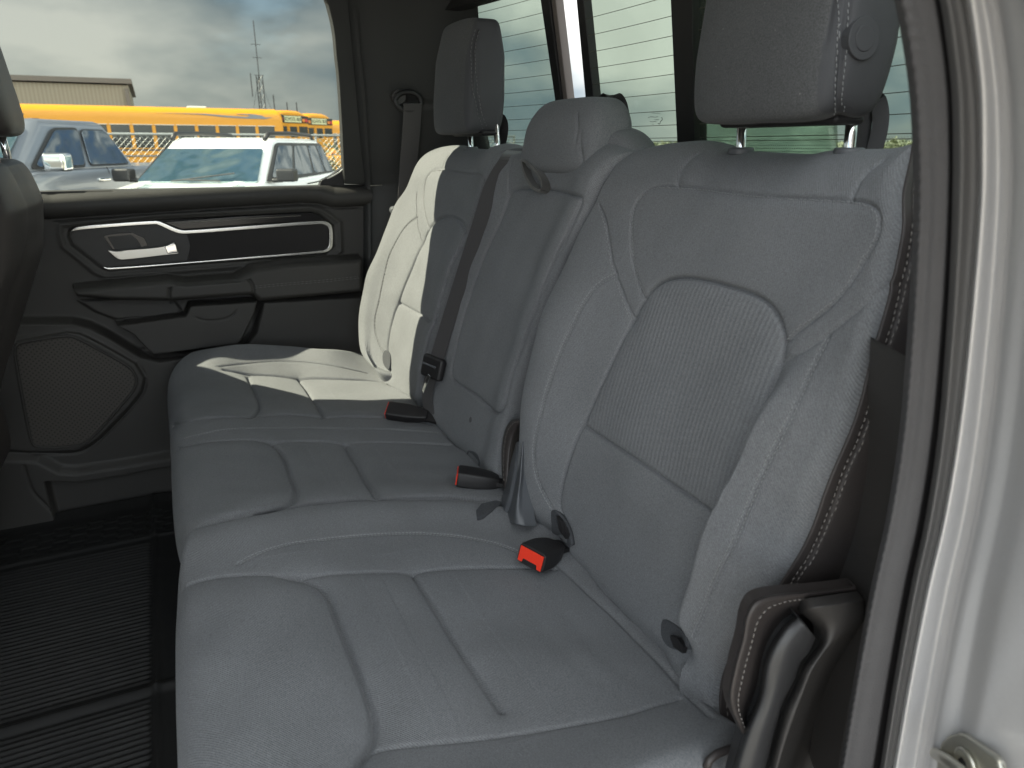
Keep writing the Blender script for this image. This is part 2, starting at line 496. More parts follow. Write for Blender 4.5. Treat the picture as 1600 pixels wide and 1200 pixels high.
def fabric(name, col, weave=1.0):
    """woven melange upholstery; attribute 'rib' switches on the ribbed insert cloth"""
    m, nt, b = mat_base(name); L = nt.links.new
    b.inputs['Roughness'].default_value = 0.92; b.inputs['Sheen Weight'].default_value = 0.10; b.inputs['Sheen Roughness'].default_value = 0.5
    b.inputs['Sheen Tint'].default_value = (0.75, 0.8, 0.85, 1)
    b.inputs['Specular IOR Level'].default_value = 0.2
    uv = nn(nt, 'ShaderNodeUVMap'); uv.uv_map = 'cloth'
    tcn = nn(nt, 'ShaderNodeTexCoord')
    # yarn speckle
    sp = nn(nt, 'ShaderNodeTexNoise'); sp.inputs['Scale'].default_value = 620; sp.inputs['Detail'].default_value = 2.5; sp.inputs['Roughness'].default_value = 0.7
    L(tcn.outputs['Object'], sp.inputs[0])
    # diagonal twill
    mpn = nn(nt, 'ShaderNodeMapping'); mpn.inputs['Rotation'].default_value = (0, 0, math.radians(38)); L(uv.outputs[0], mpn.inputs[0])
    wv = nn(nt, 'ShaderNodeTexWave'); wv.inputs['Scale'].default_value = 150; wv.inputs['Distortion'].default_value = 1.2; wv.inputs['Detail'].default_value = 2; wv.inputs['Detail Scale'].default_value = 2.0
    L(mpn.outputs[0], wv.inputs[0])
    # ribs of the insert: vertical cords broken into little dashes
    mr_ = nn(nt, 'ShaderNodeMapping'); mr_.inputs['Scale'].default_value = (1.0, 0.16, 1.0); L(uv.outputs[0], mr_.inputs[0])
    rb = nn(nt, 'ShaderNodeTexWave'); rb.wave_profile = 'SIN'; rb.inputs['Scale'].default_value = 44; rb.inputs['Distortion'].default_value = 1.6; rb.inputs['Detail'].default_value = 2; rb.inputs['Detail Scale'].default_value = 30
    L(mr_.outputs[0], rb.inputs[0])
    at = nn(nt, 'ShaderNodeAttribute'); at.attribute_name = 'rib'
    hm = nn(nt, 'ShaderNodeMix', data_type='FLOAT'); L(at.outputs['Fac'], hm.inputs[0]); L(wv.outputs['Fac'], hm.inputs[2]); L(rb.outputs['Fac'], hm.inputs[3])
    # large soft wear / nap direction
    ln = nn(nt, 'ShaderNodeTexNoise'); ln.inputs['Scale'].default_value = 9; ln.inputs['Detail'].default_value = 5; L(tcn.outputs['Object'], ln.inputs[0])
    c1 = nn(nt, 'ShaderNodeMapRange'); c1.inputs['From Min'].default_value = .3; c1.inputs['From Max'].default_value = .7; c1.inputs['To Min'].default_value = 0.72; c1.inputs['To Max'].default_value = 1.28; L(sp.outputs[0], c1.inputs[0])
    c2 = nn(nt, 'ShaderNodeMapRange'); c2.inputs['To Min'].default_value = 0.92; c2.inputs['To Max'].default_value = 1.08; L(hm.outputs[0], c2.inputs[0])
    c3 = nn(nt, 'ShaderNodeMapRange'); c3.inputs['From Min'].default_value = .3; c3.inputs['From Max'].default_value = .7; c3.inputs['To Min'].default_value = 0.94; c3.inputs['To Max'].default_value = 1.06; L(ln.outputs[0], c3.inputs[0])
    p1 = nn(nt, 'ShaderNodeMath', operation='MULTIPLY'); L(c1.outputs[0], p1.inputs[0]); L(c2.outputs[0], p1.inputs[1])
    p2 = nn(nt, 'ShaderNodeMath', operation='MULTIPLY'); L(p1.outputs[0], p2.inputs[0]); L(c3.outputs[0], p2.inputs[1])
    sc = nn(nt, 'ShaderNodeVectorMath', operation='SCALE'); sc.inputs[0].default_value = col; L(p2.outputs[0], sc.inputs['Scale'])
    # sparse lint and dust flecks
    vo = nn(nt, 'ShaderNodeTexVoronoi'); vo.inputs['Scale'].default_value = 42; L(tcn.outputs['Object'], vo.inputs[0])
    lf = nn(nt, 'ShaderNodeMapRange'); lf.inputs['From Min'].default_value = .055; lf.inputs['From Max'].default_value = .03; lf.inputs['To Max'].default_value = .22; L(vo.outputs['Distance'], lf.inputs[0])
    lm = nn(nt, 'ShaderNodeMix', data_type='RGBA'); lm.inputs[7].default_value = (.38, .38, .37, 1); L(lf.outputs[0], lm.inputs[0]); L(sc.outputs[0], lm.inputs[6])
    L(lm.outputs[2], b.inputs['Base Color'])
    hs = nn(nt, 'ShaderNodeMath', operation='MULTIPLY_ADD'); hs.inputs[1].default_value = 0.8; L(sp.outputs[0], hs.inputs[0]); L(hm.outputs[0], hs.inputs[2])
    bp = nn(nt, 'ShaderNodeBump'); bp.inputs['Strength'].default_value = 0.55 * weave; bp.inputs['Distance'].default_value = 0.0008
    L(hs.outputs[0], bp.inputs['Height']); L(bp.outputs[0], b.inputs['Normal'])
    return m

def glass(name, tint, refl=0.03, dirt=0.0):
    m, nt, b = mat_base(name); L = nt.links.new
    nt.nodes.remove(b); out = nt.nodes.get('Material Output')
    tr = nn(nt, 'ShaderNodeBsdfTransparent'); tr.inputs[0].default_value = (*tint, 1)
    gl = nn(nt, 'ShaderNodeBsdfGlossy'); gl.inputs['Roughness'].default_value = 0.02; gl.inputs[0].default_value = (0.9, 0.95, 0.95, 1)
    lw = nn(nt, 'ShaderNodeLayerWeight'); lw.inputs[0].default_value = 0.5
    pw = nn(nt, 'ShaderNodeMath', operation='POWER'); pw.inputs[1].default_value = 4.0; L(lw.outputs['Facing'], pw.inputs[0])
    fr = nn(nt, 'ShaderNodeMath', operation='MULTIPLY_ADD'); fr.inputs[1].default_value = 0.5; fr.inputs[2].default_value = refl * .5; L(pw.outputs[0], fr.inputs[0])
    mxs = nn(nt, 'ShaderNodeMixShader'); L(fr.outputs[0], mxs.inputs[0]); L(tr.outputs[0], mxs.inputs[1]); L(gl.outputs[0], mxs.inputs[2])
    last = mxs
    if dirt:
        df = nn(nt, 'ShaderNodeBsdfDiffuse'); df.inputs[0].default_value = (0.6, 0.62, 0.55, 1)
        t = nn(nt, 'ShaderNodeTexNoise'); t.inputs['Scale'].default_value = 6; t.inputs['Detail'].default_value = 8
        tcn = nn(nt, 'ShaderNodeTexCoord'); L(tcn.outputs['Object'], t.inputs[0])
        mr_ = nn(nt, 'ShaderNodeMapRange'); mr_.inputs['From Min'].default_value = .4; mr_.inputs['From Max'].default_value = .8; mr_.inputs['To Max'].default_value = dirt; L(t.outputs[0], mr_.inputs[0])
        m2 = nn(nt, 'ShaderNodeMixShader'); L(mr_.outputs[0], m2.inputs[0]); L(mxs.outputs[0], m2.inputs[1]); L(df.outputs[0], m2.inputs[2]); last = m2
    L(last.outputs[0], out.inputs[0])
    return m

M = {}
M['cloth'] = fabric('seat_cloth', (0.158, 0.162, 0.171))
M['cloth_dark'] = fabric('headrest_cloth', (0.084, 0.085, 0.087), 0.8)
M['thread'] = simple('grey_thread', (0.24, 0.245, 0.25), 0.7)
M['thread_dark'] = simple('dark_thread', (0.16, 0.16, 0.16), 0.7)
M['thread_side'] = simple('brown_grey_thread', (0.17, 0.155, 0.145), 0.7)
M['vinyl'] = simple('black_vinyl', (0.040, 0.034, 0.033), 0.48, noise=.12, nscale=12, bumpd=.35, bscale=900, var_r=.06)
M['plastic'] = simple('black_grained_plastic', (0.040, 0.037, 0.036), 0.55, noise=.18, nscale=9, bumpd=.5, bscale=1100, var_r=.08)
M['door_plastic'] = simple('door_panel_plastic', (0.034, 0.0325, 0.031), 0.55, noise=.15, nscale=7, bumpd=.5, bscale=900, var_r=.07)
M['door_dark'] = simple('door_dark_plastic', (0.022, 0.021, 0.021), 0.45, bumpd=.4, bscale=900)
M['pillar'] = simple('pillar_trim_plastic', (0.027, 0.028, 0.028), 0.62, noise=.12, nscale=8, bumpd=.4, bscale=900)
M['slate'] = simple('slate_plastic', (0.085, 0.090, 0.100), 0.42, noise=.1, nscale=15, bumpd=.3, bscale=800)
M['slate_black'] = simple('black_smooth_cover', (0.036, 0.036, 0.038), 0.42, noise=.15, nscale=25, bumpd=.3, bscale=900, var_r=.1)
M['heater'] = simple('heater_line', (0.10, 0.09, 0.07), 0.7)
M['gloss_black'] = simple('gloss_black', (0.012, 0.011, 0.012), 0.18)
M['weave_black'] = simple('door_insert_cloth', (0.020, 0.018, 0.019), 0.8, bumpd=.8, bscale=500)
M['chrome'] = simple('satin_chrome', (0.62, 0.62, 0.61), 0.24, 1.0)
M['bright_chrome'] = simple('bright_chrome', (0.75, 0.75, 0.75), 0.08, 1.0)
M['handle'] = simple('satin_handle_metal', (0.50, 0.49, 0.46), 0.35, 1.0)
M['red'] = simple('red_button', (0.80, 0.045, 0.02), 0.3)
M['buckle'] = simple('buckle_black', (0.014, 0.013, 0.014), 0.5, bumpd=.35, bscale=1200)
M['web'] = None
M['rubber'] = simple('weather_seal_rubber', (0.085, 0.082, 0.086), 0.7, noise=.12, nscale=30, bumpd=.6, bscale=700)
M['black'] = simple('black_trim', (0.012, 0.011, 0.012), 0.6)
M['headliner'] = simple('headliner_cloth', (0.50, 0.50, 0.49), 0.95, bumpd=.5, bscale=700)
M['carpet'] = simple('floor_carpet', (0.018, 0.018, 0.018), 0.98, noise=.4, nscale=300, bumpd=1.0, bscale=500)
M['mat'] = simple('black_rubber_mat', (0.010, 0.010, 0.0105), 0.68, noise=.3, nscale=14, var_r=.15)
M['silver'] = simple('silver_car_paint', (0.54, 0.535, 0.545), 0.34, 0.3, noise=.04, nscale=300, coat=.6)
M['jamb'] = simple('flange_grey', (0.115, 0.112, 0.112), 0.6, 0.0)
M['striker'] = simple('striker_steel', (0.55, 0.54, 0.48), 0.38, 0.85, noise=.1, nscale=60)
M['white_paint'] = simple('white_car_paint', (0.80, 0.81, 0.81), 0.25, 0.0, coat=.7)
M['grey_paint'] = simple('grey_blue_car_paint', (0.24, 0.26, 0.30), 0.35, 0.55, noise=.05, nscale=200, coat=.6)
M['car_black'] = simple('car_black_plastic', (0.02, 0.02, 0.022), 0.45)
M['car_glass'] = simple('car_window_glass', (0.015, 0.02, 0.024), 0.04, 0.0, spec=1.0)

M['car_shield'] = simple('windshield_glass', (0.05, 0.11, 0.12), 0.04, 0.0, spec=1.0)

def mirror_glass(name, tint, dark, k):
    m, nt, b = mat_base(name); L = nt.links.new
    b.inputs['Roughness'].default_value = 0.03; b.inputs['Metallic'].default_value = 1.0; b.inputs['Base Color'].default_value = (*tint, 1)
    d = nn(nt, 'ShaderNodeBsdfDiffuse'); d.inputs[0].default_value = (*dark, 1)
    t = nn(nt, 'ShaderNodeTexCoord'); n_ = nn(nt, 'ShaderNodeTexNoise'); n_.inputs['Scale'].default_value = 0.7; n_.inputs['Detail'].default_value = 3; L(t.outputs['Object'], n_.inputs[0])
    bp = nn(nt, 'ShaderNodeBump'); bp.inputs['Strength'].default_value = .7; bp.inputs['Distance'].default_value = .3; L(n_.outputs[0], bp.inputs['Height']); L(bp.outputs[0], b.inputs['Normal'])
    mxs = nn(nt, 'ShaderNodeMixShader'); mxs.inputs[0].default_value = k; L(d.outputs[0], mxs.inputs[1]); L(b.outputs[0], mxs.inputs[2])
    L(mxs.outputs[0], nt.nodes.get('Material Output').inputs[0]); return m
M['car_glass'] = mirror_glass('car_window_glass', (.50, .56, .64), (.008, .01, .012), .40)
M['car_shield'] = mirror_glass('windshield_glass', (.62, .74, .74), (.03, .07, .09), .60)
M['van_shield'] = mirror_glass('van_windshield', (.62, .74, .74), (.22, .27, .27), .35)
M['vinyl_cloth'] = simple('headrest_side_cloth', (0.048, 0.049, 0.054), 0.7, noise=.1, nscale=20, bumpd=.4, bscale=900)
M['bus_yellow'] = simple('school_bus_yellow', (0.58, 0.245, 0.005), 0.42, noise=.07, nscale=3, coat=.1)
M['bus_glass'] = simple('bus_window_glass', (0.02, 0.022, 0.02), 0.12)
M['bus_grey'] = simple('bus_grey_panel', (0.16, 0.17, 0.18), 0.5)
M['bus_white'] = simple('bus_white_rail', (0.6, 0.6, 0.56), 0.4)
M['bus_sign'] = simple('bus_sign_cream', (0.55, 0.55, 0.33), 0.5)
M['red_lens'] = simple('red_lens', (0.45, 0.04, 0.04), 0.2)
M['amber_lens'] = simple('amber_lens', (0.6, 0.2, 0.04), 0.2)
M['tan_wall'] = simple('tan_metal_siding', (0.27, 0.225, 0.16), 0.6, noise=.06, nscale=2)
M['brown_trim'] = simple('brown_roof_trim', (0.12, 0.10, 0.085), 0.6)
M['steel'] = simple('galvanised_steel', (0.30, 0.31, 0.30), 0.5, 0.5)
M['asphalt'] = simple('asphalt', (0.07, 0.068, 0.064), 0.9, noise=.25, nscale=2.5, bumpd=.8, bscale=60)
M['concrete'] = simple('concrete', (0.36, 0.34, 0.31), 0.9, noise=.15, nscale=1.5, bumpd=.5, bscale=90)
M['grass'] = simple('dry_grass', (0.16, 0.17, 0.06), 1.0, noise=.4, nscale=0.08)
M['far_leaf'] = simple('hazy_far_foliage', (0.30, 0.31, 0.23), 0.9, noise=.3, nscale=.2)  # aerial haze is mixed into this leaf colour
M['leaf'] = simple('leaf_green', (0.07, 0.10, 0.055), 0.8, noise=.4, nscale=3)
M['bark'] = simple('bark', (0.12, 0.09, 0.07), 0.9)
M['tyre'] = simple('tyre', (0.02, 0.02, 0.02), 0.85)
M['wood'] = simple('weathered_pole_wood', (0.10, 0.08, 0.06), 0.9)
M['glass_side'] = glass('side_window_glass', (0.93, 0.945, 0.895))
M['glass_rear'] = glass('tinted_rear_glass', (0.61, 0.66, 0.605), dirt=0.08)
M['equipment'] = simple('yellow_equipment', (0.60, 0.27, 0.03), 0.5)
M['cream'] = simple('cream_label', (0.5, 0.5, 0.45), 0.6)

def webbing(name, col):
    m, nt, b = mat_base(name); L = nt.links.new
    b.inputs['Roughness'].default_value = 0.6; b.inputs['Sheen Weight'].default_value = 0.2
    t = nn(nt, 'ShaderNodeTexCoord'); w = nn(nt, 'ShaderNodeTexNoise'); w.inputs['Scale'].default_value = 900; L(t.outputs['Object'], w.inputs[0])
    mxn = nn(nt, 'ShaderNodeMix', data_type='RGBA'); mxn.inputs[6].default_value = tuple(c * .75 for c in col) + (1,); mxn.inputs[7].default_value = tuple(c * 1.25 for c in col) + (1,)
    L(w.outputs[0], mxn.inputs[0]); L(mxn.outputs[2], b.inputs['Base Color'])
    bp = nn(nt, 'ShaderNodeBump'); bp.inputs['Strength'].default_value = .5; bp.inputs['Distance'].default_value = .0006; L(w.outputs[0], bp.inputs['Height']); L(bp.outputs[0], b.inputs['Normal'])
    return m
M['web'] = webbing('belt_webbing', (0.045, 0.042, 0.044))
M['strap'] = webbing('tether_strap', (0.05, 0.048, 0.045))
M['flap'] = fabric('anchor_flap_cloth', (0.06, 0.062, 0.068), 1.0)

def mesh_screen():
    m, nt, b = mat_base('speaker_mesh'); L = nt.links.new
    b.inputs['Roughness'].default_value = 0.6
    t = nn(nt, 'ShaderNodeTexCoord'); mpn = nn(nt, 'ShaderNodeMapping'); mpn.inputs['Rotation'].default_value = (math.radians(45), 0, 0)
    L(t.outputs['Object'], mpn.inputs[0])
    v = nn(nt, 'ShaderNodeTexVoronoi'); v.inputs['Scale'].default_value = 120; v.inputs['Randomness'].default_value = 0.0; L(mpn.outputs[0], v.inputs[0])
    r = nn(nt, 'ShaderNodeValToRGB'); r.color_ramp.elements[0].position = .30; r.color_ramp.elements[1].position = .42
    r.color_ramp.elements[0].color = (0.006, 0.006, 0.006, 1); r.color_ramp.elements[1].color = (0.055, 0.05, 0.045, 1); L(v.outputs['Distance'], r.inputs[0])
    L(r.outputs[0], b.inputs['Base Color'])
    bp = nn(nt, 'ShaderNodeBump'); bp.inputs['Strength'].default_value = .8; bp.inputs['Distance'].default_value = .001; L(v.outputs['Distance'], bp.inputs['Height']); L(bp.outputs[0], b.inputs['Normal'])
    return m
M['mesh'] = mesh_screen()
def siding():
    m, nt, b = mat_base('ribbed_siding'); L = nt.links.new
    b.inputs['Roughness'].default_value = .6
    t = nn(nt, 'ShaderNodeTexCoord'); w = nn(nt, 'ShaderNodeTexWave'); w.bands_direction = 'Y'; w.inputs['Scale'].default_value = 1.3; L(t.outputs['Object'], w.inputs[0])
    r = nn(nt, 'ShaderNodeValToRGB'); r.color_ramp.elements[0].color = (0.19, 0.158, 0.115, 1); r.color_ramp.elements[1].color = (0.235, 0.20, 0.148, 1); L(w.outputs['Fac'], r.inputs[0]); L(r.outputs[0], b.inputs['Base Color'])
    return m
M['siding'] = siding()
# ================================================================== REAR SEAT
def ribmask(sh, poly, soft=6):
    u, v = project(sh.P.reshape(-1, 3))
    return np.clip(sdf(u, v, poly) / soft + 0.5, 0, 1).reshape(sh.P.shape[:2])
UVB = (B_O, XA, B_UP); UVC = (C_O, C_FW, XA)

narrow = empty('rear_seat', bl(0.66, 0.0, -0.05) - np.array([0, 0, 0.33]), 'dark grey cloth rear seat section nearest the open door, beside the silver door jamb', 'car seat')
wide = empty('rear_seat', bl(1.35, 0.0, -0.05) - np.array([0, 0, 0.33]), 'wider far rear seat section with fold-down middle backrest, partly in sunlight by the far door', 'car seat')

# ---- near backrest -------------------------------------------------
def wf_near(s, t):
    return (0.022 * np.sin(np.pi * np.clip(t, 0, 1) ** 0.8)
            + 0.042 * bump(s, 0.05, 0.15) * smooth(t, -0.2, 0.25) * (1 - 0.8 * smooth(t, .5, .85))
            + 0.020 * smooth(s, .55, 1.0) * (1 - .95 * smooth(t, .45, .80)) - 0.028 * smooth(t, .86, 1.0))
Lp = [(836, 812), (831, 775), (829, 725), (831, 680), (834, 630), (840, 585), (852, 535), (864, 482), (897, 413), (921, 360), (955, 297), (988, 247), (1003, 233)]
Rp = [(1159, 1144), (1140, 1105), (1150, 1042), (1186, 985), (1237, 915), (1279, 840), (1312, 757), (1342, 675), (1372, 581), (1399, 495), (1416, 420), (1428, 350), (1434, 280), (1438, 216)]
Bp = [(836, 812), (852, 834), (870, 843), (893, 864), (912, 894), (936, 918), (964, 954), (990, 980), (1036, 1018), (1078, 1052), (1102, 1097), (1125, 1125), (1159, 1144)]
Tp_ = [(1003, 233), (1030, 224), (1060, 218), (1100, 216), (1130, 222), (1150, 231), (1188, 233), (1226, 235), (1270, 236), (1300, 231), (1364, 229), (1400, 226), (1438, 216)]
nb = pad('B', Lp, Rp, Bp, Tp_, wf_near, 430, 380, rad=(.014, .016, .05, .045))
EDGE_N = [(1216, 560), (1200, 607), (1162, 697), (1125, 780), (1095, 866), (1069, 930), (1064, 975), (1074, 1015)]
nb.ramp(EDGE_N, .038, rise=.032, side=1, v0=520, v1=680, fall=(1 - smooth(nb.S, .80, 1.0)))
insert_n = [(984, 497), (1003, 467), (1012, 454), (1031, 439), (1054, 432), (1087, 434), (1144, 448), (1185, 463), (1206, 482), (1219, 510), (1221, 536), (1215, 570), (1200, 607), (1162, 697), (1125, 780), (1117, 806), (1069, 772), (994, 720), (911, 667), (919, 641), (956, 559)]
T2 = (-.0028, .0028)
nb.seam([(1003, 467), (990, 420), (985, 378), (985, 350), (988, 325), (1002, 303), (1024, 290), (1056, 288), (1150, 299), (1244, 307), (1319, 307), (1352, 313), (1370, 326), (1374, 345), (1369, 370), (1352, 400), (1333, 432), (1297, 476), (1256, 508), (1222, 534)], depth=.0035, sig=.0018, puff=.0018, lam=.012, stitch=(.0026,))
nb.seam([(934, 318), (943, 335), (958, 420), (972, 458), (984, 497)], depth=.0035, sig=.0018, puff=.0018, lam=.012, stitch=(.0026,))
nb.seam([(984, 497), (1003, 467), (1012, 454), (1031, 439), (1054, 432), (1087, 434), (1144, 448), (1185, 463), (1206, 482), (1219, 510), (1221, 536), (1215, 570), (1200, 607), (1162, 697), (1125, 780), (1095, 866), (1069, 930), (1064, 975), (1074, 1015)], depth=.007, sig=.0020, puff=.0045, lam=.014)
nb.seam([(984, 500), (956, 559), (919, 641), (900, 682), (882, 735), (873, 775), (873, 800), (888, 826), (893, 850)], depth=.007, sig=.0020, puff=.0045, lam=.014)
nb.seam([(911, 667), (994, 720), (1069, 772), (1110, 801)], depth=.0055, sig=.0020, puff=.004, lam=.014)
nb.seam([(962, 427), (937, 441), (912, 472), (894, 509), (875, 550), (856, 603), (841, 659), (833, 703), (838, 747), (850, 775), (862, 795)], depth=.002, sig=.003, puff=.0, stitch=(-.002, .002))
nb.seam([(1292, 525), (1275, 559), (1237, 645), (1200, 720), (1170, 787), (1144, 851), (1114, 911), (1095, 960), (1080, 995)], depth=.002, sig=.003, puff=.0, stitch=(-.002, .002))
nb.seam([(1224, 562), (1262, 543), (1320, 500), (1370, 460), (1414, 428)], depth=.0015, sig=.002, puff=.0015, lam=.01)
nb.seam([(1056, 288), (1060, 268), (1074, 248), (1092, 236)], depth=.003, puff=.003, lam=.015)
nb.seam([(1327, 306), (1336, 286), (1355, 264), (1380, 246)], depth=.003, puff=.003, lam=.015)
# soft creases of used cloth
for c in ([(1130, 870), (1100, 930), (1090, 985)], [(1300, 300), (1340, 290), (1400, 300)]):
    nb.seam(c, depth=.0012, sig=.012, puff=0)
back_n = nb.finish('backrest', M['cloth'], narrow, back=.11, backdir=-B_N, attr={'rib': ribmask(nb, insert_n)}, seatuv=UVB)
nb.stitches('stitching', M['thread'], back_n)

# dark vinyl side of the near backrest, with twin top stitching
front = nb.Q[:, -1] + B_N * 0.0025
k = np.linspace(0, 1, 9)
cur = [front + (-B_N * (0.002 + 0.15 * a)) + XA * (-0.002 - 0.009 * math.sin(min(1, a * 3) * math.pi / 2)) for a in k]
side = Sheet(np.stack([catmull(c, 220) for c in cur], 1))
side = Sheet(np.stack([catmull(side.P[i], 60) for i in range(220)], 0))
side.P = side.P
ln1 = side.P[:, 3]; ln2 = side.P[:, 8]
side.seam([tuple(p) for p in side.P[::12, 5]], depth=.002, sig=.002, puff=.0015, lam=.006, world_=True, n=90)
side.st = [(catmull(side.P[::12, 5], 90), -.003), (catmull(side.P[::12, 5], 90), .003)]
so = side.finish('side_panel', M['vinyl'], narrow, back=.004, backdir=XA)
so['label'] = 'dark brown vinyl side with twin stitching'
side.stitches('stitching', M['thread_side'], so, pitch=.0068, length=.0046, r=.0007)

# ---- far backrest --------------------------------------------------
def wf_far(s, t):
    return (0.020 * np.sin(np.pi * np.clip(t, 0, 1) ** 0.8)
            + 0.048 * bump(s, 0.02, 0.24) * (1 - .9 * smooth(t, .42, .82)) + 0.02 * bump(s, .97, .16) * (1 - .7 * smooth(t, .5, .9)) - .022 * smooth(t, .86, 1.0))
Lf = [(606, 582), (594, 574), (580, 556), (573, 530), (572, 500), (578, 450), (597, 392), (612, 357), (627, 327), (648, 297), (661, 264), (670, 243)]
Rf = [(668, 645), (678, 610), (684, 560), (704, 496), (728, 419), (742, 385), (777, 285), (795, 248), (812, 230)]
Bf = [(606, 582), (614, 588), (632, 606), (647, 628), (668, 645)]
Tf = [(670, 243), (676, 233), (688, 227), (716, 225), (732, 229), (752, 231), (776, 231), (797, 223), (812, 230)]
fb = pad('B', Lf, Rf, Bf, Tf, wf_far, 240, 200, rad=(.014, .02, .05, .045))
insert_f = [(657, 376), (665, 359), (680, 342), (693, 336), (708, 339), (719, 343), (725, 354), (726, 369), (703, 412), (677, 506), (645, 487), (622, 475), (639, 425)]
fb.seam([(666, 356), (661, 331), (659, 309), (661, 290), (665, 275), (671, 266), (678, 262), (691, 261), (725, 267), (753, 269), (760, 273), (760, 284), (751, 320), (742, 337), (727, 366)], depth=.004, puff=.003, lam=.02, stitch=(.0026,))
fb.seam([(650, 300), (650, 322), (651, 342), (654, 360), (657, 376)], depth=.003, puff=.003, stitch=(.0026,))
fb.seam([(657, 376), (665, 359), (680, 342), (693, 336), (708, 339), (719, 344), (725, 354), (726, 369), (716, 391), (703, 412), (690, 455), (677, 506), (668, 545), (663, 590)], depth=.006, sig=.003, puff=.005, lam=.018)
fb.seam([(657, 376), (639, 425), (625, 456), (613, 490), (606, 522), (603, 553), (608, 578)], depth=.006, sig=.003, puff=.005, lam=.018)
fb.seam([(619, 473), (645, 487), (677, 506)], depth=.006, sig=.003, puff=.006, lam=.02)
fb.seam([(650, 339), (635, 350), (620, 374), (606, 405), (591, 475), (584, 506), (591, 537), (599, 552)], depth=.002, sig=.003, puff=0, stitch=(-.002, .002))
fb.seam([(691, 261), (694, 250), (702, 240)], depth=.003, puff=.002)
back_f = fb.finish('backrest', M['cloth'], wide, back=.11, backdir=-B_N, attr={'rib': ribmask(fb, insert_f, 3)}, seatuv=UVB)
back_f['label'] = 'outer backrest, sunlit along its door side'
fb.stitches('stitching', M['thread_dark'], back_f, pitch=.009, length=.006, r=.0007)

# ---- middle backrest with fold-down armrest ------------------------
def wf_mid(s, t):
    return .010 + 0.012 * np.sin(np.pi * np.clip(t, 0, 1)) + .010 * bump(s, .1, .12) + .012 * bump(s, .93, .1) - .02 * smooth(t, .9, 1.0)
Lm = [(681, 650), (681, 600), (687, 553), (705, 498), (730, 419), (744, 385), (779, 285), (797, 251), (812, 238)]
Rm = [(800, 775), (804, 715), (818, 640), (852, 520), (888, 416), (909, 378), (937, 315), (965, 262), (990, 236)]
Bm = [(681, 650), (695, 681), (717, 706), (747, 732), (767, 750), (800, 775)]
Tm = [(812, 238), (840, 232), (880, 228), (930, 224), (960, 222), (990, 236)]
mb_ = pad('B', Lm, Rm, Bm, Tm, wf_mid, 260, 170, rad=(.02, .015, .05, .03))
arm_poly = [(797, 298), (810, 294), (850, 294), (880, 300), (906, 309), (904, 322), (895, 343), (878, 385), (862, 424), (844, 462), (820, 525), (797, 586), (778, 645), (742, 618), (705, 592), (704, 575), (708, 555), (719, 506), (750, 412), (764, 380), (780, 345), (790, 315)]
mb_.seam(arm_poly, depth=.007, sig=.0024, puff=.004, lam=.014, closed=True, n=110)
mb_.seam([(800, 300), (795, 320), (800, 310)], depth=0, puff=0)
mb_.seam([(792, 306), (794, 270), (800, 250)], depth=.003, puff=.002)
mb_.seam([(785, 760), (782, 722), (784, 690), (790, 668), (800, 657), (812, 656)], depth=.002, sig=.003, puff=.0, stitch=(.002,))
back_m = mb_.finish('backrest', M['cloth'], wide, back=.11, backdir=-B_N, attr={'rib': np.zeros(mb_.P.shape[:2])}, seatuv=UVB)
back_m['label'] = 'narrow middle backrest with fold-down armrest panel'
mb_.stitches('stitching', M['thread_dark'], back_m)
# upholstery button
q = mb_.locate([(735, 656)])[0]
MB().tube([q - B_N * .004, q + B_N * .0012], .0055, n=16).build('button', M['cloth_dark'], back_m, bevel=.0015)

# ---- cushions ------------------------------------------------------
def wf_wide(s, t):
    return (0.058 * (1 - smooth(s, -.02, .17)) * smooth(t, -.1, .3) * (1 - .3 * smooth(t, .7, 1)) + .006 * bump(s, .49, .07) + .010 * bump(s, .97, .06)
            + .010 * bump(t, .78, .2) - .010 * bump(s, .25, .12) * bump(t, .35, .3) - .008 * bump(s, .72, .12) * bump(t, .35, .3) - .01 * smooth(t, .85, 1))
Lw = [(592, 574), (560, 566), (515, 560), (452, 554), (395, 553), (345, 559), (310, 566), (287, 576)]
Tw = [(287, 576), (269, 594), (262, 615), (263, 650), (266, 700), (268, 760), (272, 820), (279, 862), (286, 880)]
Bw = [(592, 574), (606, 585), (628, 604), (647, 626), (668, 643), (695, 678), (717, 704), (747, 731), (782, 763), (815, 800), (838, 826)]
Rw = [(838, 826), (800, 812), (744, 806), (656, 802), (516, 808), (413, 827), (346, 841), (305, 859), (286, 880)]
wc = pad('C', Lw, Rw, Bw, Tw, wf_wide, 240, 400, rad=(.03, .018, .034, .05))
def sm(px, **k):
    a = dict(depth=.006, sig=.0026, puff=.005, lam=.016); a.update(k); wc.seam(px, **a)
sm([(340, 572), (400, 566), (452, 564), (515, 571), (575, 583)], depth=.0022, puff=0, stitch=(-.002, .002))
sm([(350, 576), (383, 581), (427, 585), (465, 588), (515, 590), (600, 594), (618, 600)])
sm([(388, 586), (392, 597), (400, 613), (408, 633), (403, 641), (390, 648)], puff=.008)
sm([(466, 588), (480, 607), (492, 625), (506, 648)], puff=.008)
sm([(268, 664), (300, 655), (340, 650), (390, 647), (452, 646), (515, 648), (602, 651), (659, 657), (675, 662)], puff=.004)
sm([(285, 686), (300, 682), (322, 676), (352, 671), (415, 668), (540, 669), (640, 672), (686, 676)], depth=.0022, puff=0, stitch=(-.002, .002))
sm([(275, 700), (310, 690), (345, 686), (390, 684), (427, 686), (540, 688), (640, 690), (706, 693)], puff=.004)
sm([(425, 687), (434, 693), (443, 704), (455, 737), (465, 765), (461, 777), (446, 789), (424, 802)], depth=.006, sig=.004, puff=.010)
sm([(540, 688), (549, 705), (562, 725), (577, 752), (593, 780)], depth=.006, sig=.004, puff=.010)
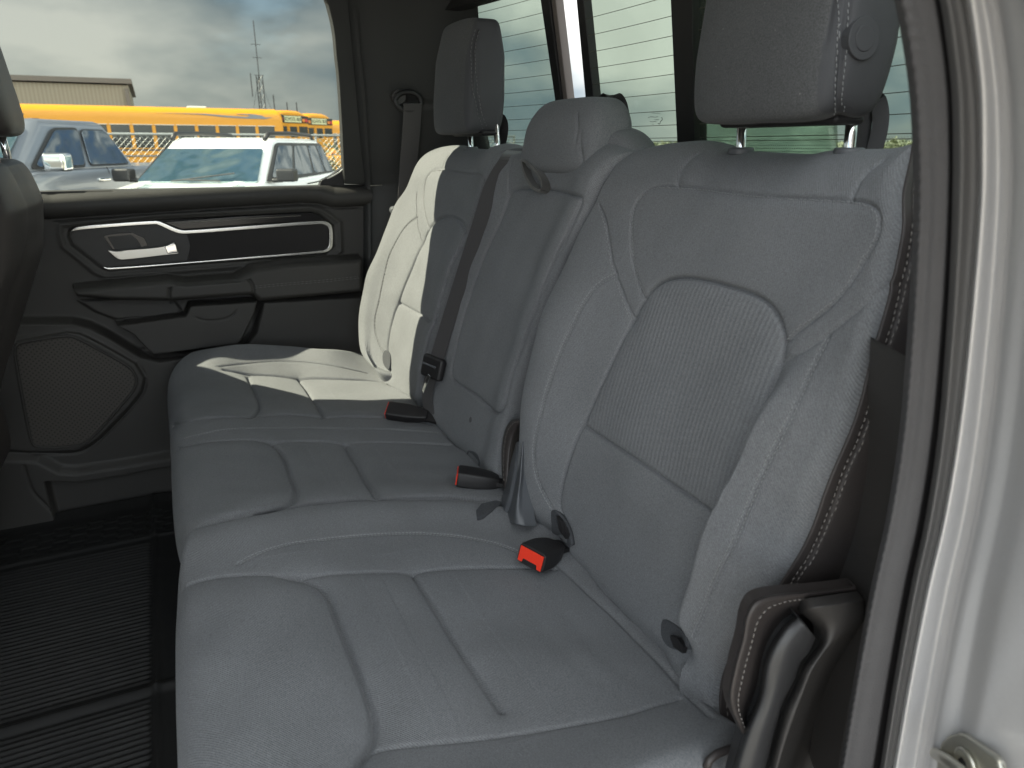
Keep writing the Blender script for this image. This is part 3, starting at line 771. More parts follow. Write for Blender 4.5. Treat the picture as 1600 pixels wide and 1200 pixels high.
sm([(400, 806), (425, 801), (460, 794), (515, 787), (590, 781), (650, 779), (717, 778), (782, 778)], puff=.004)
cw = wc.finish('seat_cushion', M['cloth'], wide, back=.16, backdir=np.array([0, -.25, -1.0]), attr={'rib': np.zeros(wc.P.shape[:2])}, seatuv=UVC, shrink=.03)
wc.stitches('stitching', M['thread'], cw)

g0 = ((pC(276, 1154, -.05) - C_O) @ C_FW)
print('front g', g0)
def wf_nc(s, t):
    return (.012 * bump(s, .05, .08) + .022 * bump(s, .97, .12) * smooth(t, -.1, .3) + .012 * bump(t, .78, .2) - .012 * bump(s, .5, .22) * bump(t, .3, .3) - .01 * smooth(t, .85, 1))
Ln = [(866, 842), (838, 828), (800, 815), (744, 806), (656, 803), (516, 810), (413, 829), (346, 843), (302, 860), (285, 888)]
Tn = [(285, 888), (278, 923), (274, 989), (274, 1071), (276, 1154), ('w', .56, g0), ('w', .47, g0 - .003), ('w', .40, g0 - .02), ('w', .385, g0 - .05)]
Bn = [(866, 842), (893, 866), (912, 897), (936, 921), (964, 956), (990, 983), (1036, 1022), (1084, 1074), (1120, 1128), (1152, 1152), (1170, 1166)]
xr = (pC(1170, 1166, 0) - C_O)
Rn = [(1170, 1166), ('w', .392, .06), ('w', .386, .15), ('w', .383, .3), ('w', .383, .4), ('w', .385, g0 - .05)]
nc = pad('C', Ln, Rn, Bn, Tn, wf_nc, 400, 360, rad=(.022, .03, .034, .05))
def sn(px, **k):
    a = dict(depth=.0055, sig=.0022, puff=.005, lam=.016); a.update(k); nc.seam(px, **a)
sn([(372, 880), (388, 870), (413, 860), (454, 849), (536, 839), (600, 834), (656, 833), (720, 838), (780, 850), (812, 862), (840, 878)], depth=.002, sig=.003, puff=0, stitch=(-.002, .002))
sn([(292, 912), (320, 902), (351, 897), (412, 893), (495, 892), (560, 891), (644, 888), (720, 885), (800, 884), (868, 886)], puff=.004)
sn([(454, 893), (480, 898), (500, 908), (516, 926), (532, 968), (553, 1022), (573, 1071), (585, 1112), (584, 1140), (570, 1165), (550, 1195)], depth=.006, sig=.0035, puff=.011)
sn([(646, 889), (668, 925), (692, 965), (722, 1012), (755, 1062), (782, 1102)], depth=.005, sig=.003, puff=.008)
sn([(584, 1158), (650, 1156), (720, 1150), (800, 1140), (900, 1124), (975, 1109), (1062, 1083)], depth=.003, puff=.006, lam=.03)
sn([(872, 880), (884, 890), (900, 907), (930, 935), (960, 962), (990, 993), (1022, 1024), (1060, 1062), (1110, 1115)], depth=.003, sig=.003, puff=.002, lam=.01)
for c in ([(600, 915), (640, 960), (665, 1010)], [(890, 960), (960, 1040), (1060, 1090)], [(820, 930), (860, 1000), (930, 1060)]):
    nc.seam(c, depth=.001, sig=.014, puff=0)
cn = nc.finish('seat_cushion', M['cloth'], narrow, back=.16, backdir=np.array([0, -.25, -1.0]), attr={'rib': np.zeros(nc.P.shape[:2])}, seatuv=UVC, shrink=.03)
nc.stitches('stitching', M['thread'], cn)

# dark seat base boxes under the cushions, seen in the crease and from the side
def seatbase(x0, x1, par):
    MB().box(((x0 + x1) / 2, -.26, .72), ((x1 - x0) / 2, .19, .09)).build('seat_base', M['plastic'], par, bevel=.02)
    MB().box(((x0 + x1) / 2, -.56, .86), ((x1 - x0) / 2, .05, .07)).build('hinge_bar', M['plastic'], par, bevel=.02)
seatbase(.46, .88, narrow); seatbase(.97, 1.74, wide)

# ---- headrests -----------------------------------------------------
def headrest(xc, par, mat, outboard):
    """cushion: z -> tapering, front face leans; outboard=-1: button side faces the open door"""
    zc = 1.5 + .137; hz = .113; hw = .112; hd = .047
    tiltv = -0.10
    def warp(x, y, z):
        wz = hw * (1.0 - .10 * smooth(z, -.1, 1.0) - .05 * smooth(-z, .3, 1.0))
        Y = y * hd * (1 - .28 * smooth(z, .1, 1.0)) + .012 * (1 - x * x) * (y > 0) * 1.0
        return x * wz, Y + tiltv * (z * hz) * 0.6, z * hz
    sh = puffbox((xc, -.648, zc), None, e=(.24, .36), n=130, m=240, warp=warp)
    return sh
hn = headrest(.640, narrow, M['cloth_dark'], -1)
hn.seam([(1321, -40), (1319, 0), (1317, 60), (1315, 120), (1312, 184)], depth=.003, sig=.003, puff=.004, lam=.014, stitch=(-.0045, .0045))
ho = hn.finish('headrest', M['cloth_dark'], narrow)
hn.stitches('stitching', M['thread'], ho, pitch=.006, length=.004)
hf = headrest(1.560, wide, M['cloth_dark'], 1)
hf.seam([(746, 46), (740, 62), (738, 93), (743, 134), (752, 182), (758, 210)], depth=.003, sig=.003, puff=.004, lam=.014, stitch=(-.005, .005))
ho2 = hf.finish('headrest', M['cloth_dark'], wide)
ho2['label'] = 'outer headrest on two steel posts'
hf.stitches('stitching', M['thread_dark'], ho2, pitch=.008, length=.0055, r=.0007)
def posts(xc, par, xs):
    for x in xs:
        MB().tube([(x, -.672, 1.40), (x, -.672, 1.49), (x, -.668, 1.55)], .0062, n=20).build('post', M['bright_chrome'], par, smooth_=True)
        MB().tube([(x, -.672, 1.488), (x, -.672, 1.4985)], .016, n=24).build('post_collar', M['slate'], par, bevel=.003)
    MB().box((xc, -.655, 1.526), (.088, .022, .005)).build('bracket', M['black'], par, bevel=.005)
posts(.640, ho, (.563, .726)); posts(1.545, ho2, (1.463, 1.611))
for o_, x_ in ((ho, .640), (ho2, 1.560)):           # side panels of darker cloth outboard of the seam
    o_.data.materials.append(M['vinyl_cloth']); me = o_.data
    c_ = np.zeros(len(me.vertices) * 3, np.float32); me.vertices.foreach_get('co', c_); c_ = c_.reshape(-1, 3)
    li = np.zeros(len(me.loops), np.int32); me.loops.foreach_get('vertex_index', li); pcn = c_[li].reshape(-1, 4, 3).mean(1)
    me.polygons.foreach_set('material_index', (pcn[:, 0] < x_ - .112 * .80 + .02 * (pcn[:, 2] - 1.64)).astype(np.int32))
# release button on the near headrest side
q = hn.locate([(1352, 54)])[0]; k_ = np.argmin(((hn.Q.reshape(-1, 3) - q) ** 2).sum(1)); q = hn.Q.reshape(-1, 3)[k_]; nd = hn.QN.reshape(-1, 3)[k_]
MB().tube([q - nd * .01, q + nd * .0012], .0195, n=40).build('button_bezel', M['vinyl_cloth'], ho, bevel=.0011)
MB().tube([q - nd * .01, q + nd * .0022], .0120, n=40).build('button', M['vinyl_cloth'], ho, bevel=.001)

# middle headrest, moulded as one with its backrest
def warp_m(x, y, z):
    hw = .121 * (1 - .14 * smooth(z, .0, 1.0) + .05 * smooth(-z, 0, 1))
    return x * hw, y * .050 * (1 - .22 * smooth(z, .2, 1)) - .012 * z, z * .060
hm_ = puffbox((1.095, -.645, 1.5 + .015), None, e=(.42, .5), n=110, m=220, warp=warp_m)
hm_.seam([(900, 178), (901, 196), (903, 220), (907, 240), (910, 256)], depth=.004, sig=.0022, puff=.003, lam=.012)
hmo = hm_.finish('headrest', M['cloth'], wide)
hmo['label'] = 'low padded middle headrest joined to the backrest'
# padded neck behind it that slopes down to both shoulders
def warp_n(x, y, z):
    zz = z * .055
    hw = .185 - .050 * smooth(z, -.6, 1.0) 
    return x * hw, y * .045, zz
nk = puffbox((1.080, -.672, 1.5 - .024), None, e=(.55, .6), n=70, m=160, warp=warp_n)
nk.finish('headrest_base', M['cloth'], wide)

# tether strap loops
def strap(px_list, name, par, width, side, mat=M['strap'], th=.0014):
    P = catmull([p for p in px_list], 40)
    return MB().ribbon(P, side, width, th).build(name, mat, par, smooth_=False)
an_ = np.linspace(0, 2 * math.pi, 36, endpoint=False)
c_ = pB(836, 274, .020); d1 = pB(853, 297, .020) - pB(822, 254, .020); d1L = np.linalg.norm(d1) / 2; d1 /= 2 * d1L
d2 = np.cross(B_N, d1); d2 /= np.linalg.norm(d2)
lp = [c_ + d1 * d1L * math.cos(a) + d2 * .0115 * math.sin(a) * (1 + .35 * math.cos(a + .5)) for a in an_]
MB().ribbon(lp + lp[:1], B_N, .016, .0045).build('pull_loop', M['strap'], back_m, bevel=.001)
def back_strap(pts, name, par, w=.022):
    P = catmull([pY(u, v, y) for u, v, y in pts], 30)
    return MB().ribbon(P, np.array([.75, .66, 0]), w, .0016).build(name, M['buckle'], par)
back_strap([(940, 180, -.725), (943, 160, -.728), (951, 150, -.730), (961, 151, -.732), (970, 164, -.734), (974, 186, -.735), (975, 215, -.735)], 'tether_loop', back_m)
back_strap([(1352, 236, -.735), (1348, 205, -.738), (1358, 160, -.742), (1368, 150, -.744), (1376, 175, -.744), (1374, 205, -.742), (1366, 236, -.738)], 'tether_loop', back_n, .017)
back_strap([(783, 226, -.70), (787, 200, -.702), (782, 184, -.704), (772, 178, -.704)], 'tether_loop', back_f)

# anchor flaps at the foot of the backrests
def flap(poly, w, par, sh):
    P = [sh.locate([tuple(p)])[0] + B_N * (w - .0015) for p in catmull(poly, 28, closed=True)]
    m = MB(); m.prism(P, -B_N * .008); return m.build('anchor_flap', M['flap'], par, bevel=.002)
flap([(862, 797), (872, 800), (884, 818), (891, 836), (893, 852), (884, 856), (872, 848), (864, 830)], .003, back_n, nb)
flap([(1036, 968), (1046, 970), (1062, 983), (1074, 999), (1076, 1013), (1060, 1016), (1044, 1010), (1034, 992)], .003, back_n, nb)
flap([(732, 704), (744, 708), (750, 722), (748, 732), (738, 724), (730, 712)], .003, back_m, mb_)
flap([(602, 547), (609, 553), (610, 568), (607, 578), (600, 570), (598, 556)], .003, back_f, fb)
for poly, sh, par in (([(876, 806), (884, 816), (892, 834), (890, 842), (880, 828)], nb, back_n), ([(1054, 992), (1066, 996), (1076, 1010), (1074, 1020), (1060, 1010)], nb, back_n)):
    MB().prism([sh.locate([p])[0] + B_N * .0075 for p in poly], -B_N * .006).build('anchor_slot', M['black'], par)
# ================================================================== FAR REAR DOOR
XD = 2.05
door = empty('rear_door', (XD, 0.0, .62), 'closed far rear door with window, silver trimmed handle panel, armrest and speaker', 'car door')
def dz(u, v, p=0.0):
    q = pX(u, v, XD - p); return (q[1], q[2])
def dpoly(pts, p=0.0): return [dz(u, v, p) for u, v in pts]
ny, nz = 520, 400
ys = np.linspace(.84, -.545, ny); zs = np.linspace(.55, 1.397, nz)
Yg, Zg = np.meshgrid(ys, zs)
def region(pts, p, soft, cur, mode='add', pin=None):
    s = sdf(Yg, Zg, dpoly(pts, p if pin is None else pin)); k = smooth(s, -soft / 2, soft / 2)
    return cur * (1 - k) + p * k
dep = np.zeros_like(Yg)
# lower bulge of the door (map pocket carrier) and general shape
dep = region([(-400, 520), (30, 503), (112, 503), (140, 510), (165, 522), (221, 556), (250, 563), (380, 542), (398, 520), (410, 470), (700, 455), (700, 900), (-400, 900)], .035, .018, dep)
dep = region([(24, 530), (105, 518), (125, 520), (165, 540), (212, 568), (226, 592), (222, 612), (205, 635), (150, 690), (120, 706), (55, 708), (-60, 700), (-60, 540)], .045, .012, dep)
dep = region([(60, 718), (94, 736), (122, 737), (187, 727), (266, 713), (420, 690), (420, 900), (-300, 900), (-300, 700)], .052, .03, dep)
dep = region([(75, 745), (122, 747), (187, 737), (266, 722), (420, 700), (420, 770), (266, 772), (169, 792), (90, 805)], .012, .01, dep)
# belt roll
br = sdf(Yg, Zg, dpoly([(-500, 335), (84, 342), (338, 325), (470, 317), (499, 318), (522, 324), (566, 322), (700, 318), (700, 240), (-500, 240)], .03))
dep = np.where(br > -.004, np.maximum(dep, .030 * np.sqrt(np.clip(1 - ((br - .026) / .028) ** 2, 0, 1))), dep)
# recess of the handle panel
rec = [(107, 361), (113, 356), (244, 344), (484, 331), (498, 334), (510, 343), (521, 352), (523, 384), (510, 397), (450, 402), (169, 423), (158, 419), (112, 383), (106, 370)]
dep = region(rec, -.010, .003, dep, pin=0)
ledge = [(95, 352), (244, 337), (484, 325), (505, 330), (530, 348), (532, 392), (512, 405), (165, 431), (150, 425), (100, 385), (94, 365)]
s_ = sdf(Yg, Zg, dpoly(ledge)); dep = dep + .004 * bump(s_, -.001, .006)
# door pull pocket and armrest
dep = region([(120, 475), (268, 468), (285, 490), (270, 497), (180, 505), (146, 492)], .008, .008, dep, pin=.05)
arm = [(111, 452), (180, 444), (262, 436), (289, 441), (369, 434), (397, 419), (450, 411), (569, 403), (569, 458), (405, 473), (394, 463), (268, 473), (180, 472), (118, 466)]
sA = sdf(Yg, Zg, dpoly(arm, .075)); kA = smooth(sA, -.003, .003)
dep = dep * (1 - kA) + kA * (.045 + .034 * np.sqrt(np.clip(1 - (1 - np.clip(sA / .016, 0, 1)) ** 2, 0, 1)))
# map pocket
pk = [(180, 509), (289, 494), (297, 478), (403, 471), (399, 490), (379, 531), (371, 539), (240, 555), (225, 543), (208, 524)]
dep = region(pk, .060, .005, dep)
P = np.stack([XD - dep, Yg, Zg], -1)
ds = Sheet(P)
def dseam(px, **k):
    a = dict(depth=.004, sig=.0022, puff=.0, lam=.01); a.update(k); ds.seam(px, **a)
dseam([(84, 343), (338, 326), (470, 318), (499, 319), (522, 325), (566, 323)], sig=.003, depth=.005)
dseam([(292, 479), (300, 492), (307, 499), (322, 502), (364, 496), (371, 486), (374, 473)], sig=.0018)
dseam([(264, 452), (267, 445), (279, 444), (300, 443), (390, 438)], sig=.002)
dseam([(266, 452), (264, 460), (268, 473)], sig=.0025, depth=.006)
dseam([(390, 438), (396, 448), (396, 463)], sig=.0025, depth=.006)
dseam([(24, 532), (105, 517), (125, 519), (165, 539), (214, 568), (229, 592), (225, 612), (207, 636), (152, 692), (122, 708), (52, 708)], sig=.003, depth=.004)
dseam([(37, 728), (44, 750), (51, 769), (80, 797)], sig=.003, depth=.004)
dseam([(408, 475), (398, 498), (384, 535), (372, 543), (240, 558), (222, 546)], sig=.0035, depth=.006)
panel = ds.finish('door_panel', M['door_plastic'], door, back=.06, backdir=XA)
ds.st = []
# armrest stitching
l1 = ds.locate(catmull([(398, 447), (450, 442), (510, 437), (566, 431)], 40)); l2 = ds.locate(catmull([(398, 450), (450, 445), (510, 440), (566, 434)], 40))
ds.st = [(l1, 0), (l2, 0)]
ds.stitches('stitching', M['thread_dark'], panel, pitch=.011, length=.008, r=.0007)

def flat_piece(pts, p, th, name, mat, par, bevel=.001):
    poly = [(XD - p, *dz(u, v, p)) for u, v in pts]
    return MB().prism(poly, (th, 0, 0)).build(name, mat, par, bevel=bevel)
def strip_piece(top, bot, p, th, name, mat, par, bevel=.0015, n=60):
    a = catmull(top, n); b = catmull(bot, n)
    V = []; 
    for x in (p, p - th):
        for c in (a, b):
            for (u, v) in c:
                y, z = dz(u, v, p); V.append((XD - x, y, z))
    F = []
    i0, i1, i2, i3 = 0, n, 2 * n, 3 * n
    for i in range(n - 1):
        F += [(i0+i, i0+i+1, i1+i+1, i1+i), (i2+i, i3+i, i3+i+1, i2+i+1), (i0+i, i2+i, i2+i+1, i0+i+1), (i1+i, i1+i+1, i3+i+1, i3+i)]
    F += [(i0, i1, i3, i2), (i0+n-1, i2+n-1, i3+n-1, i1+n-1)]
    return MB().add(V, F).build(name, mat, par, bevel=bevel)
flat_piece([(113, 360), (244, 350), (276, 362), (300, 364), (294, 407), (170, 417), (158, 414), (116, 381), (110, 370)], -.0095 + .004, .004, 'handle_surround', M['door_dark'], door)
flat_piece([(291, 364), (400, 358), (506, 350), (513, 356), (513, 384), (505, 390), (400, 399), (292, 408), (298, 385)], -.004, .006, 'fabric_insert', M['weave_black'], door)
gs = flat_piece([(253, 347), (370, 338), (487, 332), (496, 335), (509, 344), (400, 350), (285, 359)], .001, .010, 'gloss_strip', M['gloss_black'], door, .002)
MB().tube([np.array((XD - .0012, *dz(u, v, .001))) for u, v in [(270, 349), (330, 345), (400, 341), (470, 337)]], .0011, n=6).build('highlight_line', M['chrome'], gs)
# bright surround: one bent bar, thick on top and right, thin below
outer = [(110, 362), (118, 355), (180, 349), (244, 345), (252, 347), (278, 358), (290, 360), (400, 352), (500, 345), (512, 347), (519, 354), (520, 384), (516, 391), (506, 395), (400, 404), (300, 411.5), (170, 421.5), (160, 418)]
inner = [(113, 361.5), (122, 359.5), (180, 354.5), (243, 350.5), (249, 352), (274, 363), (288, 365.5), (400, 357.5), (500, 350), (508, 351.5), (513.5, 357), (514, 384), (511, 388.5), (504, 391.5), (400, 400.5), (300, 409), (170, 418.5), (163, 416.5)]
strip_piece(outer, inner, .002, .012, 'chrome_trim', M['chrome'], door, bevel=.0012, n=150)
# handle
hb = flat_piece([(161, 369), (172, 366), (206, 363), (213, 366), (226, 372), (231, 384), (200, 392), (176, 390)], -.004, .002, 'handle_bowl', M['gloss_black'], door)
flat_piece([(168, 370), (205, 367), (214, 374), (222, 386), (180, 390)], -.0035, .001, 'bowl_floor', M['door_dark'], hb)
hh = strip_piece([(168, 391), (182, 393), (200, 391), (236, 388), (256, 385), (266, 381), (272, 379)], [(172, 395), (186, 405), (200, 405), (236, 401), (262, 398), (274, 397), (279, 396)], .016, .012, 'handle', M['handle'], door, bevel=.003)
flat_piece([(257, 385.5), (270, 379.5), (275, 382), (278, 395), (262, 397)], .0195, .006, 'handle_tip', M['bright_chrome'], hh, .002)
# armrest switch plate
sw = flat_piece([(120, 453), (180, 446), (262, 438), (286, 442), (262, 448), (190, 455)], .062, .004, 'switch_plate', M['gloss_black'], door)
flat_piece([(188, 448), (222, 444), (229, 447), (195, 452)], .066, .006, 'window_switch', M['door_dark'], sw, .002)
# speaker grille
grp = [(30, 537), (105, 525), (119, 528), (157, 548), (201, 573), (212, 588), (212, 602), (201, 620), (142, 685), (120, 696), (58, 698), (49, 689), (26, 570), (24, 545)]
flat_piece(grp, .0475, .004, 'speaker_grille', M['mesh'], door)
gp = [np.array((XD - .049, *dz(u, v, .049))) for u, v in catmull(grp, 120, closed=True)]
MB().tube(gp, .0035, n=8, closed=True).build('speaker_bezel', M['door_plastic'], door, smooth_=True)
# window frame ring, glass, sill strip
XG = 2.068
TN = np.array([1.0, 0, .46]); TN /= np.linalg.norm(TN)
def tx(x0, z): return x0 - .46 * max(0.0, z - 1.397)                  # the window leans in towards the roof
def pT(u, v, x0):
    q = pX(u, v, x0)
    return q if q[2] <= 1.397 else hit(u, v, TN, np.array([x0, 0, 1.397]) @ TN)
def ringY(u, v, p): q = pT(u, v, XD - p); return (q[1], q[2])
inn = [ringY(u, v, 0) for u, v in [(537, 287), (535, 245), (533, 200), (528, 122), (524, 85), (521, 52), (514, 18), (505, -6)]]
inn = inn + [(-.32, 1.88), (-.24, 1.925), (-.08, 1.95), (.09, 1.955), (.21, 1.90), (.33, 1.83), (.43, 1.785), (.475, 1.73), (.46, 1.63), (.43, 1.52), (.42, 1.45), (.41, 1.397)]  # unseen top and front edge, shaped to bound the sun patch on the seat
out_ = [ringY(u, v, 0) for u, v in [(568, 287), (566, 245), (564, 200), (560, 122), (557, 85), (552, 40), (545, 5)]]
outt = [(-.543, 1.397), (-.54, 1.50), (-.52, 1.60), (-.49, 1.75), (-.45, 1.85), (-.39, 1.93), (-.30, 1.975), (-.1, 2.0), (.12, 2.0), (.33, 1.98), (.60, 1.95), (.78, 1.80), (.80, 1.66), (.80, 1.50), (.80, 1.397)]
def ring_mesh(a, b, x0, x1, name, mat, par, n=120, closed=False, bevel=.004):
    A = catmull(a, n); Bq = catmull(b, n); V = []
    for x in (x0, x1):
        for c in (A, Bq):
            for q in c: V.append((tx(x, q[1]), q[0], q[1]))
    F = []
    for i in range(n - 1):
        F += [(i, i+1, n+i+1, n+i), (2*n+i, 3*n+i, 3*n+i+1, 2*n+i+1), (i, 2*n+i, 2*n+i+1, i+1), (n+i, n+i+1, 3*n+i+1, 3*n+i)]
    F += [(0, n, 3*n, 2*n), (n-1, 3*n-1, 4*n-1, 2*n-1)]
    return MB().add(V, F).build(name, mat, par, bevel=bevel)
ring_mesh(inn, outt, XD - .012, XG + .004, 'window_frame', M['pillar'], door)
q = [ringY(u, v, 0) for u, v in [(538, 262), (538, 290), (500, 290), (503, 282), (520, 274)]]
MB().prism([(XG - .02, a, b) for a, b in q], (.03, 0, 0)).build('corner_trim', M['black'], door)
gl = [(XG, a, b) for a, b in inn]
MB().prism([(tx(XG, z), y, z) for y, z in ((-.52, 1.397), (-.51, 1.60), (-.43, 1.86), (-.30, 1.95), (.15, 1.95), (.40, 1.85), (.55, 1.70), (.55, 1.397))], (.004, 0, 0)).build('window_glass', M['glass_side'], door)
MB().tube([np.array(pT(u, v, XG - .01)) for u, v in [(537, 263), (530, 269), (518, 276), (504, 282), (480, 287)]], .0022, n=6).build('glass_edge', M['chrome'], door)
MB().box((XG + .012, .12, 1.366), (.02, .66, .02)).build('outer_sill', M['black'], door)
MB().box((XG + .048, .12, .98), (.012, .66, .385)).build('outer_skin', M['silver'], door, bevel=.01)

# ================================================================== CAB SHELL
cab = empty('pickup_cab', (1.11, -.2, .60), 'silver pickup cab around the rear seat, seen through its open rear door', 'truck cab')
# far rear quarter trim (C pillar) with its moulded lines
def col(xs, ys_, X): return [pX(u, v, X) for u, v in zip(xs, ys_)]
yy = [-60, 0, 60, 120, 180, 240, 290, 340, 400, 470, 560, 640]
def column(xf, X): return [pT(xf(v), v, X) for v in yy]
lin = lambda a, b: (lambda v: a + (b - a) * max(0, min(1, (v + 20) / 320)))
cols = [column(lin(536, 566), 2.075), column(lin(540, 569), 2.040), column(lin(552, 578), 2.020), column(lin(575, 596), 2.005), column(lin(605, 622), 1.995), column(lin(650, 660), 1.985), column(lin(690, 700), 1.96), column(lin(722, 735), 1.92), column(lin(745, 765), 1.88)]
pt = loft(cols, 160, 160)
pt.seam([(577, 289), (598, 288), (622, 287), (645, 286)], depth=.003, sig=.0025, puff=0)
pt.seam([(556, 20), (562, 80), (570, 160), (575, 240), (577, 290), (578, 400)], depth=.004, sig=.004, puff=.003, lam=.02)
pt.seam([(632, 158), (660, 163), (690, 163), (720, 163)], depth=.006, sig=.006, puff=.0)
pt.finish('pillar_trim', M['pillar'], cab, back=.03, backdir=XA)
MB().tube([pX(578, 290, 2.0), pX(597, 289, 1.997)], .001, n=6).build('trim_joint', M['chrome'], cab)
# ceiling and its edge above the far pillar
def hl(x, y):
    q = ((x - 1.11) / .72) ** 2
    return 1.985 - .085 * q ** 2 - .045 * smooth(-y, .45, .78)
xs = np.linspace(.38, 1.82, 70); ysr = np.linspace(1.24, -.80, 70)
Xr, Yr = np.meshgrid(xs, ysr)
MBr = Sheet(np.stack([Xr, Yr, hl(Xr, Yr)], -1)); MBr.flip = False
MBr.finish('headliner', M['headliner'], cab, back=.05, backdir=np.array([0, 0, 1.0]))
# rear wall: below and beside the window
m = MB()
m.box((1.11, -.90, 1.20), (.87, .02, .285)); m.build('rear_wall', M['headliner'], cab)
m = MB(); m.box((1.15, .2, .540), (.97, 1.15, .02)); m.build('floor_pan', M['carpet'], cab)
# front of the cab (out of view): dashboard, firewall, front doors, roof skin
m = MB(); m.box((1.11, 1.42, 1.0), (.93, .12, .36)); m.build('firewall', M['plastic'], cab); MB().box((1.11, 1.16, 1.40), (.85, .13, .28)).build('raised_dashboard', M['plastic'], cab, bevel=.03)  # unseen dash top raised to keep sun off the floor mat
MB().box((2.08, 1.18, 1.1), (.05, .32, .52)).build('front_door_panel', M['plastic'], cab, bevel=.02); MB().box((.22, 1.08, 1.1), (.05, .40, .52)).build('front_door_panel', M['plastic'], cab, bevel=.02)  # out-of-view panels, built tall to cut fill light
m = MB(); m.prism([(2.05, .80, 1.39), (2.05, .90, 1.39), (1.83, .85, 2.0), (1.83, .75, 2.0)], (.05, 0, 0)); m.build('centre_pillar', M['pillar'], cab, bevel=.02); MB().box((.24, .62, 1.35), (.05, .06, .70)).build('centre_pillar', M['pillar'], cab, bevel=.02)
m = MB(); m.box((1.12, .21, 2.055), (.70, 1.06, .012)); m.build('roof_skin', M['silver'], cab, bevel=.02)
[MB().box(c_, h_).build('roof_rail', M['silver'], cab, bevel=.015) for c_, h_ in (((1.83, .2, 2.02), (.022, 1.15, .03)), ((.41, .2, 2.02), (.03, 1.15, .03)))]
m = MB(); m.prism([(1.90, 1.56, 1.40), (.32, 1.56, 1.40), (.44, 1.24, 1.96), (1.78, 1.24, 1.96)], (0, .005, .004)); m.build('windshield', M['glass_side'], cab)

# ---- rear window: curved, tilted glass with a half-open sliding middle pane
win = empty('rear_window', (1.11, -.86, 1.5), 'tinted rear window with heater lines and half open sliding pane', 'car window')
def ws(x, z): return .865 - .10 * ((x - 1.11) / .74) ** 2 - .24 * z          # distance behind the camera
def wpt(u, v):
    D = ray(u, v); t = .001
    f = lambda t: t * -D[1] - ws(t * D[0], t * D[2])
    a, b = 1e-5, .004
    for _ in range(50):
        c = (a + b) / 2
        if f(c) > 0: b = c
        else: a = c
    return CAM + D * a
def wxz(x, z, off=0.0): return np.array([x, -(ws(x, z) + off), 1.5 + z])
def pane(x0, x1, z0, z1, off, name, mat, par, th=.004, n=24):
    xs_ = np.linspace(x0, x1, n); V = []; F = []
    zz = np.linspace(z0, z1, 8)
    for o in (off, off + th):
        for z in zz:
            for x in xs_: V.append(wxz(x, z, o))
    k = n * 8
    for j in range(7):
        for i in range(n - 1):
            a = j*n+i; F += [(a, a+1, a+n+1, a+n), (k+a, k+a+n, k+a+n+1, k+a+1)]
    for i in range(n-1): F += [(i, k+i, k+i+1, i+1), ((7*n)+i, 7*n+i+1, k+7*n+i+1, k+7*n+i)]
    for j in range(7): F += [(j*n, (j+1)*n, k+(j+1)*n, k+j*n), (j*n+n-1, k+j*n+n-1, k+(j+1)*n+n-1, (j+1)*n+n-1)]
    return MB().add(V, F).build(name, mat, par, smooth_=False)
xl0 = wpt(872, 80)[0]; xg0 = wpt(893, 80)[0]; xg1 = wpt(912, 80)[0]; xr0 = wpt(1092, 100)[0]; xr1 = wpt(1063, 100)[0]
xleft = wpt(723, 60)[0]
print('window x', xleft, xl0, xg0, xg1, xr1, xr0, 'bottom z', wpt(1300, 224)[2] - 1.5)
ZT = .40; ZB = -.04
pane(xl0, xleft + .02, ZB, ZT, 0, 'fixed_pane', M['glass_rear'], win)
pane(.32, xr0 + .02, ZB, ZT, 0, 'fixed_pane', M['glass_rear'], win)
pane(xr0 - .28, xg1 - .008, ZB, ZT, .012, 'sliding_pane', M['glass_rear'], win)
def bar(u0, u1, v_top, v_bot, ub0, ub1, name, mat, off, th, par):
    a = wpt(u0, v_top); b = wpt(u1, v_top); c = wpt(ub1, v_bot); d = wpt(ub0, v_bot)
    # straight bar on the window surface, extended up and down
    dirl = a - d; dirr = b - c
    a2 = a + dirl * 1.2; b2 = b + dirr * 1.2; d2 = d - dirl * .35; c2 = c - dirr * .35
    o = np.array([0, -off, 0])
    return MB().prism([a2 - o, b2 - o, c2 - o, d2 - o], (0, -th, 0)).build(name, mat, par, bevel=.002)
bar(852, 866, 0, 154, 874, 884, 'slider_frame', M['black'], .012, .03, win)
bar(866.5, 873, 0, 154, 884.5, 891, 'slider_channel', simple('brown_channel', (.14, .12, .11), .6), .008, .02, win)
bar(903, 914, 0, 154, 917, 930, 'pane_edge', M['black'], .004, .02, win)
bar(1058, 1092, 0, 216, 1067, 1094, 'slider_frame', M['black'], .014, .03, win)
# top, side and bottom borders
def border(pts, r, name, mat): return MB().tube(pts, r, n=8).build(name, mat, win, smooth_=True)
for x_, s_x in ((xleft + .018, 1), (.30, -1)):
    border([wxz(x_, z, 0) for z in np.linspace(ZB, ZT, 12)], .022, 'seal', M['black'])
topx = np.linspace(xleft + .01, .30, 30)
zt_l = wpt(735, 12)[2] - 1.5
print('window top z', zt_l)
m = MB(); m.ribbon([wxz(x, zt_l + .045, -.004) for x in topx], (0, -.24, 1), .10, .02); m.build('upper_seal', M['black'], win)
m = MB(); m.ribbon([wxz(x, -.040, -.004) for x in topx], (0, -.24, 1), .055, .02); m.build('lower_seal', M['black'], win)
# heater lines
hz_ = [.008, .014, .036] + [.060 + .0292 * i for i in range(9)]
def heat(x0, x1, name='heater_lines'):
    m = MB()
    for z in hz_: m.tube([wxz(x, z, -.0008) for x in np.linspace(x0, x1, 10)], .00052, n=4)
    return m.build(name, M['heater'], win)
heat(xl0 + .01, xleft); heat(xr0 - .26, xg1 - .012); heat(.32, xr0 + .0)
